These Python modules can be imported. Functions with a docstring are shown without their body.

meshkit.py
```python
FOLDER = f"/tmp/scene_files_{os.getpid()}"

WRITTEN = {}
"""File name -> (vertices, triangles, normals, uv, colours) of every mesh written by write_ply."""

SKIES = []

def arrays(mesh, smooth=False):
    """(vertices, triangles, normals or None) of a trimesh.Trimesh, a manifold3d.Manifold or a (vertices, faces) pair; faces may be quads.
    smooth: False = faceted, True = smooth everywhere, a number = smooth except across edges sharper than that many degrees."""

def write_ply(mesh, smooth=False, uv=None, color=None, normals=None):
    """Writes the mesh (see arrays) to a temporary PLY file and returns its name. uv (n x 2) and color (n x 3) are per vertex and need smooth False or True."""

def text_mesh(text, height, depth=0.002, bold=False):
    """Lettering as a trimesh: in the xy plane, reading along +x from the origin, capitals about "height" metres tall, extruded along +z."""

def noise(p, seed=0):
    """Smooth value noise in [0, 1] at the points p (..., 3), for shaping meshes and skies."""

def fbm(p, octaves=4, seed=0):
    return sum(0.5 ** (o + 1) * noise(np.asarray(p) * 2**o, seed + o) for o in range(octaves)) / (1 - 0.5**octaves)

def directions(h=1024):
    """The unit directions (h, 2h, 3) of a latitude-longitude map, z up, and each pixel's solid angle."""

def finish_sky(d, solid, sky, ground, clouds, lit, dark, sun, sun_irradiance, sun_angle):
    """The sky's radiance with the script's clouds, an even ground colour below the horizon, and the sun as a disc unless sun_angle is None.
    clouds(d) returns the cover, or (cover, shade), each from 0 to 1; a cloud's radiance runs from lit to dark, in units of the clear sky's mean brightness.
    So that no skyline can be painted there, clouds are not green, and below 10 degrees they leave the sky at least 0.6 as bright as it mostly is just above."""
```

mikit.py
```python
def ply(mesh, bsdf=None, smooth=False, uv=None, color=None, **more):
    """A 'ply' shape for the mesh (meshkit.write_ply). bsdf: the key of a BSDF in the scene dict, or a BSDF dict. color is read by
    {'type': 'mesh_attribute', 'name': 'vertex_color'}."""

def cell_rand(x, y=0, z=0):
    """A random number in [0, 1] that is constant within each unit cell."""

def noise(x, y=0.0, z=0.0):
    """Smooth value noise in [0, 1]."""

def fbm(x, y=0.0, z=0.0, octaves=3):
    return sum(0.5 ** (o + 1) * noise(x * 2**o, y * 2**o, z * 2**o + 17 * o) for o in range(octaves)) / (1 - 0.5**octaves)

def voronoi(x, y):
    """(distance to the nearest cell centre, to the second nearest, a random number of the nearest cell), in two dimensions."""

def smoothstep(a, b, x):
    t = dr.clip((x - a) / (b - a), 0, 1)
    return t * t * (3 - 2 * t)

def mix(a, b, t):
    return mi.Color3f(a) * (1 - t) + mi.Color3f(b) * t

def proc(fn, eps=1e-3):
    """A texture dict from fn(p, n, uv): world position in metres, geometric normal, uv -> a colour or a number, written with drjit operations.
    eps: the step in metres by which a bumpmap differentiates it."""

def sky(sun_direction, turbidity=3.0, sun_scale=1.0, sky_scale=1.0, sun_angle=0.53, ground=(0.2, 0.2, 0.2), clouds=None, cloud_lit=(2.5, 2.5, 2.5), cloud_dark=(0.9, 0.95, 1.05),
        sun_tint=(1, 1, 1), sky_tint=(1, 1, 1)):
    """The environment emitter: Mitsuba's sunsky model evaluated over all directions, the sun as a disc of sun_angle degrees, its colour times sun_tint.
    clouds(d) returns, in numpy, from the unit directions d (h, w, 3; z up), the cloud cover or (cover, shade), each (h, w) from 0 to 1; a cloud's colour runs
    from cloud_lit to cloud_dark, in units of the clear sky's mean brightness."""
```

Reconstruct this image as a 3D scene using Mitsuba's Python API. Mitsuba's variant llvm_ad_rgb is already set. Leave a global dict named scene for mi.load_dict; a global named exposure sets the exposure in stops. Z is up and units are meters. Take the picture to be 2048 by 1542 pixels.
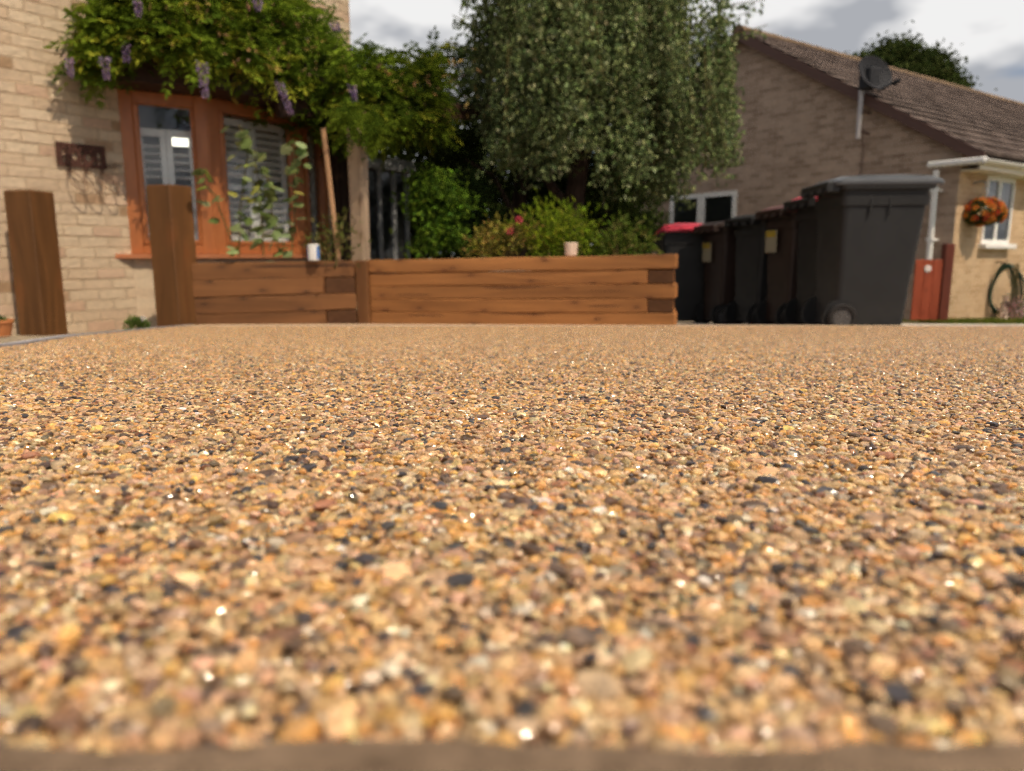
import math, numpy as np, trimesh, mitsuba as mi, drjit as dr, mikit, meshkit
from mikit import noise, fbm, voronoi, cell_rand, smoothstep, mix, proc, ply
from scipy.spatial import cKDTree
T = mi.ScalarTransform4f
scene, labels = {}, {}

# ---------------------------------------------------------------- camera, sky, exposure
F_PX, CX, CY, HORIZON = 1481.0, 1024.0, 771.0, 511.0        # measured on the photograph (2048 wide)
PITCH = math.atan((CY - HORIZON) / F_PX)                     # the phone looks slightly down
CAM_Z, SLOPE = 0.083, math.tan(math.radians(4.4))            # camera 8 cm over a driveway falling away from it
cp, sp = math.cos(PITCH), math.sin(PITCH)
scene['camera'] = {'type': 'thinlens', 'fov': math.degrees(2 * math.atan(1024 / F_PX)), 'fov_axis': 'x',
                   'aperture_radius': 0.00175, 'focus_distance': 0.62, 'near_clip': 0.01, 'far_clip': 2000.0,
                   'to_world': T().look_at(origin=[0, 0, CAM_Z], target=[0, cp, CAM_Z - sp], up=[0, 0, 1])}
exposure = 1.12
EL = math.radians(53)
SUN = (0.63 * math.cos(EL), -0.777 * math.cos(EL), math.sin(EL))
def clouds(d):
    q = d / np.maximum(d[..., 2:3] + 0.22, 0.05)
    a = meshkit.fbm(np.stack([q[..., 0] * 1.9 + 3.1, q[..., 1] * 1.9 + 5.7, q[..., 2] * 0 + 2.0], -1), 5, 3)
    b = meshkit.fbm(np.stack([q[..., 0] * 3.4 + 9.3, q[..., 1] * 3.4 - 2.2, q[..., 2] * 0 + 7.0], -1), 5, 8)
    cover = np.clip((a - 0.25) / 0.14, 0, 1)
    shade = np.clip((b - 0.36) / 0.20, 0, 1)
    return cover, shade
scene['sky'] = mikit.sky(SUN, turbidity=3, clouds=clouds, cloud_lit=(4.5, 4.46, 4.42), cloud_dark=(2.1, 2.18, 2.35), ground=(0.2, 0.17, 0.13))

# ---------------------------------------------------------------- helpers
UP = np.array([0, 0, 1.0])
def at(px, py, Y):
    """The world point that stands Y metres ahead of the camera in the direction of this photo pixel."""
    u, v = (px - CX) / F_PX, (CY - py) / F_PX
    d = np.array([u, cp + v * sp, -sp + v * cp])
    return np.array([0, 0, CAM_Z]) + d * (Y / d[1])
def gz(y): return -SLOPE * y
rng = np.random.default_rng(11)
count = {}
def numbered(key):
    n = count.get(key, -1) + 1
    count[key] = n
    return key if n == 0 else f'{key}_{n:03d}'
def obj(name, mesh, mat, parent=None, smooth=False, uv=None, color=None):
    key = numbered(f'{parent}__{name}' if parent else name)
    scene[key] = ply(mesh, mat, smooth, uv, color)
    return key
def thing(name, label, cat, group=None, kind=None):
    key = numbered(name)
    labels[key] = {'label': label, 'category': cat}
    if group: labels[key]['group'] = group
    if kind: labels[key]['kind'] = kind
    return key
def tag(key, label=None, cat=None, group=None, kind=None):
    labels[key] = {k: v for k, v in dict(label=label, category=cat, group=group, kind=kind).items() if v}
    return key
def frame(o, x, up=UP):
    """4x4: local x along x, z up, y = z cross x."""
    x = np.asarray(x, float); x = x / np.linalg.norm(x)
    y = np.cross(up, x); y /= np.linalg.norm(y)
    m = np.eye(4); m[:3, 0], m[:3, 1], m[:3, 2], m[:3, 3] = x, y, np.cross(x, y), o
    return m
def moved(mesh, m):
    mesh = mesh.copy(); mesh.apply_transform(m); return mesh
def box(x0, x1, y0, y1, z0, z1, b=0.0):
    """A box with chamfered edges."""
    lo, hi = np.array([x0, y0, z0], float), np.array([x1, y1, z1], float)
    if b <= 0:
        return trimesh.creation.box(bounds=[lo, hi])
    b = min(b, 0.45 * (hi - lo).min())
    pts = []
    for s in np.ndindex(2, 2, 2):
        c = np.where(np.array(s), hi, lo); d = np.where(np.array(s), -1, 1) * b
        for k in range(3):
            e = d.copy(); e[k] = 0; pts.append(c + e)
    return trimesh.convex.convex_hull(np.array(pts))
def cat(ms): return trimesh.util.concatenate(ms)
def tube(path, r, n=8, cap=True):
    path = np.asarray(path, float); r = np.broadcast_to(np.asarray(r, float), len(path))
    tang = np.gradient(path, axis=0); tang /= np.linalg.norm(tang, axis=1, keepdims=True) + 1e-12
    a = np.cross(tang[0], [0.31, 0.2, 0.93]); a /= np.linalg.norm(a)
    v, ang = [], np.arange(n) * 2 * np.pi / n
    for p, t, q in zip(path, tang, r):
        a = a - t * (a @ t); a /= np.linalg.norm(a); c = np.cross(t, a)
        v.append(p + q * (np.cos(ang)[:, None] * a + np.sin(ang)[:, None] * c))
    return skin(v, cap)
def skin(rings, cap=True):
    n, k = len(rings[0]), len(rings)
    v = np.vstack(rings); f = []
    i = np.arange(n); j = (i + 1) % n
    for s in range(k - 1):
        a, b = s * n, (s + 1) * n
        f.append(np.stack([a + i, a + j, b + j], 1)); f.append(np.stack([a + i, b + j, b + i], 1))
    if cap:
        v = np.vstack([v, rings[0].mean(0), rings[-1].mean(0)])
        f.append(np.stack([j, i, i * 0 + k * n], 1)); f.append(np.stack([(k - 1) * n + i, (k - 1) * n + j, i * 0 + k * n + 1], 1))
    return trimesh.Trimesh(v, np.vstack(f), process=False)
def rrect(x0, x1, y0, y1, r, z, n=5):
    pts = []
    for cx, cy, a0 in ((x1 - r, y1 - r, 0), (x0 + r, y1 - r, 90), (x0 + r, y0 + r, 180), (x1 - r, y0 + r, 270)):
        for a in np.radians(np.linspace(a0, a0 + 90, n)): pts.append((cx + r * math.cos(a), cy + r * math.sin(a), z))
    return np.array(pts)
def unit(v): return v / (np.linalg.norm(v, axis=-1, keepdims=True) + 1e-12)
def leaf_mesh(base, axis, length, width, rg, fold=0.25, nrm=None):
    """One kite of two triangles per leaf; arrays of bases (n,3), axes (n,3), lengths (n), widths (n)."""
    n = len(base); axis = unit(axis)
    nn = rg.normal(size=(n, 3)) if nrm is None else nrm + 0.45 * rg.normal(size=(n, 3))
    side = unit(np.cross(axis, nn)); up = np.cross(side, axis)
    L, W = length[:, None], width[:, None]
    v = np.stack([base, base + axis * L * 0.42 + side * W / 2 + up * W * fold, base + axis * L - up * L * 0.08, base + axis * L * 0.42 - side * W / 2 + up * W * fold], 1).reshape(-1, 3)
    o = np.arange(n)[:, None] * 4
    return trimesh.Trimesh(v, np.vstack([o + [0, 1, 2], o + [0, 2, 3]]), process=False)
def tints(n, cols, weights, rg, spread=0.18, per=4):
    c = np.array(cols)[rg.choice(len(cols), n, p=np.array(weights) / np.sum(weights))]
    c = c * (1 + spread * rg.normal(size=(n, 1))) * (1 + 0.06 * rg.normal(size=(n, 3)))
    return np.repeat(np.clip(c, 0.004, 0.9), per, 0)

# ---------------------------------------------------------------- materials
def mat(key, color, rough=0.6, spec=0.4, bump=None, bscale=1.0, eps=1e-3, **more):
    c = proc(color) if callable(color) else {'type': 'rgb', 'value': list(color)} if not isinstance(color, dict) else color
    b = {'type': 'principled', 'base_color': c, 'roughness': rough, 'specular': spec, **more}
    if bump is not None:
        b = {'type': 'bumpmap', 'arbitrary': proc(bump, eps), 'scale': bscale, 'bsdf': b}
    scene[key] = {'type': 'twosided', 'bsdf': b}
VC = {'type': 'mesh_attribute', 'name': 'vertex_color'}
def leafmat(key, trans=0.7, rough=0.45):
    scene[key] = {'type': 'principledthin', 'base_color': VC, 'roughness': rough, 'diff_trans': trans, 'eta': 1.4}
leafmat('leaf_material'); leafmat('glossy_leaf_material', 0.5, 0.3); leafmat('petal_material', 0.8, 0.6)
def stone_color(p, n, uv):
    return mi.Color3f(1)
scene['stone_material'] = {'type': 'twosided', 'bsdf': {'type': 'principled', 'base_color': VC, 'roughness': 0.2, 'specular': 0.5, 'clearcoat': 1.0, 'clearcoat_gloss': 0.85}}
def far_gravel(p, n, uv):
    a = voronoi(p.x * 150, p.y * 150)[2]
    b = fbm(p.x * 2.2, p.y * 2.2, 0.0)
    c = mix((0.40, 0.285, 0.185), (0.52, 0.38, 0.255), a)
    c = dr.select(a < 0.09, mi.Color3f(0.14, 0.11, 0.095), c)
    return c * (0.9 + 0.2 * b)
mat('far_gravel_material', far_gravel, 0.6, 0.4, bump=lambda p, n, uv: voronoi(p.x * 150, p.y * 150)[0], bscale=0.002, eps=5e-4)
mat('resin_base_material', lambda p, n, uv: mix((0.10, 0.055, 0.028), (0.22, 0.13, 0.07), noise(p.x * 700, p.y * 700)), 0.5, 0.4)
mat('kerb_material', lambda p, n, uv: mix((0.09, 0.058, 0.034), (0.27, 0.185, 0.12), fbm(p.x * 160, p.y * 160, p.z * 160, 4)), 0.8, 0.3,
    bump=lambda p, n, uv: fbm(p.x * 500, p.y * 500, p.z * 500), bscale=0.0008, eps=3e-4)
mat('edging_material', lambda p, n, uv: mix((0.20, 0.20, 0.22), (0.34, 0.34, 0.36), fbm(p.x * 9, p.y * 9, p.z * 9)), 0.5, 0.5)
mat('ground_material', lambda p, n, uv: mix((0.16, 0.13, 0.09), (0.26, 0.21, 0.15), fbm(p.x * 1.7, p.y * 1.7)), 0.9, 0.2)
mat('paving_material', lambda p, n, uv: mix((0.30, 0.27, 0.23), (0.44, 0.40, 0.34), fbm(p.x * 3, p.y * 3)), 0.85, 0.3)
H0 = at(100, 511, 5.7)[:2]; HD = np.array([0.5755, 0.8178]); HN = np.array([0.8178, -0.5755])   # the left house's wall: a point, its run, its outward normal
BL, BH = 0.222, 0.083
def house_uvw(p): return (p.x - H0[0]) * HD[0] + (p.y - H0[1]) * HD[1], p.z + 5.0
def house_brick(p, n, uv):
    t, z = house_uvw(p)
    row = dr.floor(z / BH)
    k = dr.floor(t / BL + 0.5 * (row - 2 * dr.floor(row / 2)))
    r, r2 = cell_rand(k, row, 4), cell_rand(k, row, 9)
    c = mix((0.61, 0.465, 0.325), (0.70, 0.565, 0.41), r)
    c = mix(c, (0.62, 0.42, 0.30), 0.8 * smoothstep(0.7, 0.9, r2))
    c = mix(c, (0.36, 0.235, 0.13), 0.8 * smoothstep(0.9, 0.97, r2))
    g = fbm(t * 60, z * 90, 3.0); st = fbm(t * 1.3, z * 1.3, 8.0)
    return c * (0.78 + 0.34 * g) * (0.88 + 0.24 * st)
mat('house_brick_material', house_brick, 0.85, 0.2, bump=lambda p, n, uv: fbm(p.x * 45, p.y * 45, p.z * 60), bscale=0.008, eps=2e-3)
mat('mortar_material', lambda p, n, uv: mix((0.40, 0.30, 0.20), (0.50, 0.385, 0.265), fbm(p.x * 30, p.y * 30, p.z * 30)), 0.9, 0.2)
def wood(dark, light, knot, g=42.0, ku=3.6, kv=9.0):
    def f(p, n, uv):
        u, v = uv.x, uv.y
        w = noise(u * 2.0, v * 6.0) * 0.6
        s = fbm(u * 1.6, v * g + w * 6, 2.0, 4)
        d1, _, r = voronoi(u * ku, v * kv)
        k = (1 - smoothstep(0.03, 0.15, d1)) * smoothstep(0.4, 0.5, r)
        ring = (1 - smoothstep(0.10, 0.45, d1)) * smoothstep(0.4, 0.5, r)
        c = mix(dark, light, dr.clip(1.15 * s + 0.02, 0, 1))
        c = c * (0.68 + 0.58 * fbm(u * 0.9 + 7, v * 5, 5.0))
        ck = smoothstep(0.80, 0.86, noise(u * 1.3 + 3.0, v * 55.0)) * smoothstep(0.45, 0.6, noise(u * 0.8, v * 3.0 + 9.0))      # drying cracks along the grain
        c = mix(c, mi.Color3f(knot) * 0.8, 0.7 * ck)
        c = mix(c, mi.Color3f(knot) * 1.6, 0.22 * ring)
        return mix(c, knot, 0.7 * k)
    return f
wbump = lambda p, n, uv: fbm(uv.x * 3, uv.y * 90, 1.0)
mat('orange_sleeper_material', wood((0.225, 0.090, 0.028), (0.385, 0.170, 0.056), (0.075, 0.025, 0.01)), 0.6, 0.3, bump=wbump, bscale=0.002)
mat('brown_sleeper_material', wood((0.125, 0.052, 0.018), (0.205, 0.090, 0.032), (0.035, 0.014, 0.007)), 0.6, 0.3, bump=wbump, bscale=0.002)
mat('post_material', wood((0.085, 0.037, 0.012), (0.185, 0.082, 0.027), (0.17, 0.06, 0.017), 30.0, 2.6, 5.0), 0.6, 0.3, bump=wbump, bscale=0.002)
mat('end_grain_material', lambda p, n, uv: mix((0.045, 0.02, 0.01), (0.12, 0.055, 0.025), fbm(p.x * 30, p.y * 30, p.z * 45)), 0.8, 0.2)
mat('weathered_wood_material', wood((0.27, 0.19, 0.125), (0.48, 0.36, 0.255), (0.10, 0.055, 0.03), 26.0, 3.0, 6.0), 0.8, 0.2, bump=wbump, bscale=0.004)
mat('stick_material', wood((0.36, 0.20, 0.10), (0.55, 0.33, 0.185), (0.25, 0.12, 0.05)), 0.6, 0.3)
mat('window_frame_material', lambda p, n, uv: mix((0.33, 0.105, 0.032), (0.49, 0.175, 0.058), fbm(p.x * 30, p.y * 30, p.z * 5, 4)), 0.35, 0.5)
mat('sill_material', (0.50, 0.19, 0.085), 0.35, 0.5)
mat('dark_timber_material', lambda p, n, uv: mix((0.022, 0.011, 0.007), (0.055, 0.026, 0.016), fbm(p.x * 20, p.y * 20, p.z * 4)), 0.6, 0.3)
mat('shutter_material', (0.62, 0.65, 0.64), 0.45, 0.4)
mat('room_material', (0.06, 0.06, 0.058), 0.9, 0.1)
scene['pane_material'] = {'type': 'thindielectric', 'int_ior': 1.5}
mat('rusty_iron_material', lambda p, n, uv: mix((0.045, 0.02, 0.016), (0.11, 0.045, 0.03), fbm(p.x * 60, p.y * 60, p.z * 60)), 0.75, 0.3)
mat('light_rust_material', (0.24, 0.14, 0.085), 0.7, 0.3)
mat('terracotta_material', lambda p, n, uv: mix((0.42, 0.15, 0.055), (0.54, 0.22, 0.09), fbm(p.x * 30, p.y * 30, p.z * 30)), 0.85, 0.2)
mat('soil_material', lambda p, n, uv: mix((0.02, 0.013, 0.009), (0.06, 0.04, 0.025), fbm(p.x * 40, p.y * 40)), 0.95, 0.1)
mat('bark_material', lambda p, n, uv: mix((0.025, 0.017, 0.013), (0.10, 0.062, 0.048), fbm(p.x * 22, p.y * 22, p.z * 9)), 0.9, 0.2)
mat('stem_material', (0.14, 0.11, 0.04), 0.8, 0.2)
mat('dark_frame_material', (0.30, 0.32, 0.34), 0.45, 0.5)
mat('fence_material', (0.03, 0.022, 0.016), 0.8, 0.2)
mat('dark_glass_material', (0.014, 0.016, 0.016), 0.08, 0.8)
def plastic(c):
    lo, hi = tuple(float(x * .75) for x in c), tuple(float(x * 1.35) for x in c)
    return lambda p, n, uv: mix(lo, hi, fbm(p.x * 7, p.y * 7, p.z * 5)) 
gr = lambda p, n, uv: noise(p.x * 900, p.y * 900, p.z * 900)
mat('grey_bin_material', plastic((0.0155, 0.016, 0.0172)), 0.5, 0.45, bump=gr, bscale=0.0004, eps=4e-4)
mat('black_bin_material', plastic((0.011, 0.011, 0.0117)), 0.5, 0.45)
mat('brown_bin_material', plastic((0.026, 0.0135, 0.0098)), 0.5, 0.45)
mat('grey_lid_material', plastic((0.05, 0.052, 0.056)), 0.25, 0.6, clearcoat=0.6, clearcoat_gloss=0.7)
mat('red_lid_material', plastic((0.50, 0.035, 0.065)), 0.4, 0.5)
mat('maroon_lid_material', plastic((0.14, 0.05, 0.05)), 0.4, 0.5)
mat('rubber_material', (0.022, 0.020, 0.020), 0.8, 0.3)
mat('hub_material', (0.085, 0.08, 0.08), 0.5, 0.4)
mat('sticker_material', (0.34, 0.30, 0.21), 0.5, 0.4)
mat('yellow_material', (0.45, 0.32, 0.03), 0.5, 0.4)
mat('white_plastic_material', (0.78, 0.77, 0.74), 0.35, 0.5)
mat('cream_board_material', (0.80, 0.74, 0.62), 0.4, 0.4)
mat('galvanised_material', (0.42, 0.40, 0.40), 0.4, 0.5, metallic=0.4)
mat('dish_material', lambda p, n, uv: mix((0.022, 0.023, 0.028), (0.036, 0.038, 0.044), fbm(p.x * 9, p.y * 9, p.z * 9)), 0.75, 0.2)
W0 = at(1903, 511, 10.9)[:2]; WA = np.array([0.8165, 0.5774]); WB = np.array([-0.5774, 0.8165])   # the bungalow: near corner, run of its ridge, run of its gable
def wall_brick(dark, light, mortar, axis):
    def f(p, n, uv):
        t = (p.x - W0[0]) * axis[0] + (p.y - W0[1]) * axis[1]
        z = p.z + 5.0
        row = dr.floor(z / 0.075); a = t / 0.225 + 0.5 * (row - 2 * dr.floor(row / 2))
        k = dr.floor(a); fz, fx = z / 0.075 - row, a - k
        c = mix(dark, light, cell_rand(k, row, 2)) * (0.85 + 0.3 * fbm(t * 25, z * 40, 1.0))
        m = dr.select((fz < 0.15) | (fx < 0.05), 1.0, 0.0)
        return mix(c, mortar, 0.8 * m) * (0.90 + 0.20 * fbm(t * 0.9, z * 0.9, 4.0))
    return f
mat('shaded_gable_brick_material', wall_brick((0.235, 0.16, 0.115), (0.40, 0.295, 0.225), (0.44, 0.36, 0.29), WB), 0.9, 0.15)  # front brick made darker, the gable's shade put into the colour
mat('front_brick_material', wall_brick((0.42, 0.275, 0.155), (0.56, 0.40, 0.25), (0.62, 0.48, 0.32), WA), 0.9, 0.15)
mat('ridge_tile_material', lambda p, n, uv: mix((0.11, 0.075, 0.05), (0.23, 0.16, 0.10), fbm(p.x * 2, p.y * 2, p.z * 2)), 0.9, 0.2)
mat('verge_material', (0.10, 0.055, 0.045), 0.7, 0.3)
mat('red_paint_material', wood((0.22, 0.042, 0.016), (0.38, 0.08, 0.035), (0.17, 0.03, 0.012), 14.0), 0.6, 0.3)
mat('dark_red_paint_material', wood((0.10, 0.022, 0.013), (0.16, 0.04, 0.022), (0.06, 0.015, 0.01), 14.0), 0.6, 0.3)
mat('hose_material', (0.012, 0.04, 0.022), 0.4, 0.5)
mat('pink_material', (0.72, 0.42, 0.40), 0.6, 0.3)
mat('blue_material', (0.10, 0.22, 0.55), 0.4, 0.5)
mat('wax_material', (0.72, 0.55, 0.44), 0.5, 0.4)
mat('grass_base_material', lambda p, n, uv: mix((0.06, 0.08, 0.012), (0.14, 0.13, 0.03), fbm(p.x * 9, p.y * 9)), 0.9, 0.2)

# ---------------------------------------------------------------- ground, driveway, gravel
def sheet(poly, off, name, m, label, kind='structure'):
    from shapely.geometry import Polygon
    v, f = trimesh.creation.triangulate_polygon(Polygon(poly), engine='earcut')
    v3 = np.column_stack([v, -SLOPE * np.minimum(v[:, 1], 11.0) + off])
    me = trimesh.Trimesh(v3, f, process=False)
    if me.face_normals[:, 2].mean() < 0: me.invert()
    return tag(obj(name, me, m), label, kind=kind)
xs = np.array([-400, -60, -20, -8, 0, 8, 20, 60, 400.0]); ys = np.array([-200, -20, 0, 4, 8, 11, 14, 30, 100, 700.0])
gx, gy = np.meshgrid(xs, ys)
gvert = np.column_stack([gx.ravel(), gy.ravel(), (-SLOPE * np.clip(gy, -3, 11) - 0.075).ravel()])
q = np.arange(len(xs) * len(ys)).reshape(len(ys), len(xs))
gf = np.stack([q[:-1, :-1], q[:-1, 1:], q[1:, 1:], q[1:, :-1]], -1).reshape(-1, 4)
tag(obj('ground', trimesh.Trimesh(gvert, np.vstack([gf[:, [0, 1, 2]], gf[:, [0, 2, 3]]]), process=False), 'ground_material'), 'bare earth around the houses and under the garden', kind='structure')

EDGE = [(-1.02, 0.9), (-1.30, 1.95), (-1.62, 2.75), (-1.98, 4.15), (-2.30, 5.35)]     # left edge of the resin driveway
def edge_x(y): return np.interp(y, [e[1] for e in EDGE], [e[0] for e in EDGE])
far_y = 4.84
poly_near = [(-0.9, 0.10), (1.6, 0.10), (4.2, far_y), (float(edge_x(far_y)), far_y), (-1.98, 4.15), (-1.62, 2.75), (-1.30, 1.95), (-1.02, 0.9)]
sheet(poly_near, -0.0035, 'driveway', 'resin_base_material', 'tan resin bound driveway base under the stones')
sheet([(float(edge_x(far_y)), far_y), (4.2, far_y), (3.4, 5.05), (1.2, 5.5), (-1.1, 6.15), (-2.3, 5.7), (-2.3, 5.35)], 0.0, 'driveway', 'far_gravel_material', 'far end of the tan resin driveway before the planter')
sheet([(1.2, 5.1), (3.4, 5.06), (12.0, 4.5), (12.0, 7.2), (4.4, 8.0), (1.4, 9.4)], -0.03, 'pavement', 'paving_material', 'pale concrete path under and beside the bins')
sheet([(4.5, 7.6), (14.0, 7.2), (18.0, 16.0), (9.0, 13.0), (6.6, 11.2)], -0.045, 'lawn_base', 'grass_base_material', 'earth under the strip of grass by the bungalow')
# grass blades
n = 9000
gy_ = rng.uniform(7.9, 11.2, n); gx_ = rng.uniform(5.2, 9.6, n)
keep = (gx_ > 5.2) & ((gx_ - W0[0]) * WB[0] + (gy_ - W0[1]) * WB[1] < -0.1)
gx_, gy_ = gx_[keep], gy_[keep]; n = len(gx_)
b = np.column_stack([gx_, gy_, gz(gy_) - 0.045])
g = leaf_mesh(b, np.column_stack([rng.normal(0, .35, n), rng.normal(0, .35, n), np.ones(n)]), rng.uniform(.04, .09, n), rng.uniform(.006, .012, n), rng)
tag(obj('grass', g, 'leaf_material', color=tints(n, [(.16, .19, .03), (.22, .20, .05), (.10, .15, .02)], [3, 2, 2], rng)), 'strip of short grass below the bungalow wall', 'grass', kind='stuff')

PAL = [((0.56, 0.345, 0.16), 40), ((0.60, 0.31, 0.09), 18), ((0.68, 0.48, 0.27), 12), ((0.56, 0.335, 0.19), 13), ((0.42, 0.29, 0.175), 5), ((0.30, 0.135, 0.065), 4),
       ((0.055, 0.045, 0.045), 6), ((0.13, 0.075, 0.045), 10), ((0.66, 0.55, 0.41), 3), ((0.21, 0.145, 0.085), 4)]
SHAPE_NEAR, SHAPE_MID = trimesh.creation.icosphere(subdivisions=1), trimesh.creation.icosahedron()
def stone_tile(size, seed, shape, second=True):
    """Stones of a resin bound surface, packed side by side on a square that joins on to itself."""
    rg = np.random.default_rng(seed)
    n = int(size * size / 1.3e-5)
    p = rg.uniform(0, size, (n, 2)); r = np.clip(rg.lognormal(math.log(0.00172), 0.36, n), 0.0010, 0.0056)
    for it in range(14):
        tr = cKDTree(np.mod(p, size) % size, boxsize=size)
        i, j = tr.query_pairs(0.0085, output_type='ndarray').T
        d = p[i] - p[j]; d -= size * np.round(d / size)
        L = np.linalg.norm(d, axis=1) + 1e-9
        push = np.clip((r[i] + r[j]) * 0.98 - L, 0, None) * 0.45
        m = (d / L[:, None]) * push[:, None]
        w = r[j] / (r[i] + r[j])
        np.add.at(p, i, m * w[:, None]); np.add.at(p, j, -m * (1 - w)[:, None])
        p = np.mod(p, size)
    z = -0.0016 + rg.normal(0, 0.0009, n) - 0.12 * r
    me, col = stones(p, r, z, shape, rg, size, second)
    if second:                                                      # smaller stones lower down, showing in the gaps
        me2, col2 = stones(rg.uniform(0, size, (n, 2)), rg.uniform(0.0014, 0.0024, n), rg.uniform(-0.0036, -0.0022, n), SHAPE_MID, rg, size, False)
        me, col = trimesh.Trimesh(np.vstack([me.vertices, me2.vertices]), np.vstack([me.faces, me2.faces + len(me.vertices)]), process=False), np.vstack([col, col2])
    return me, col, p - size / 2
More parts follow.
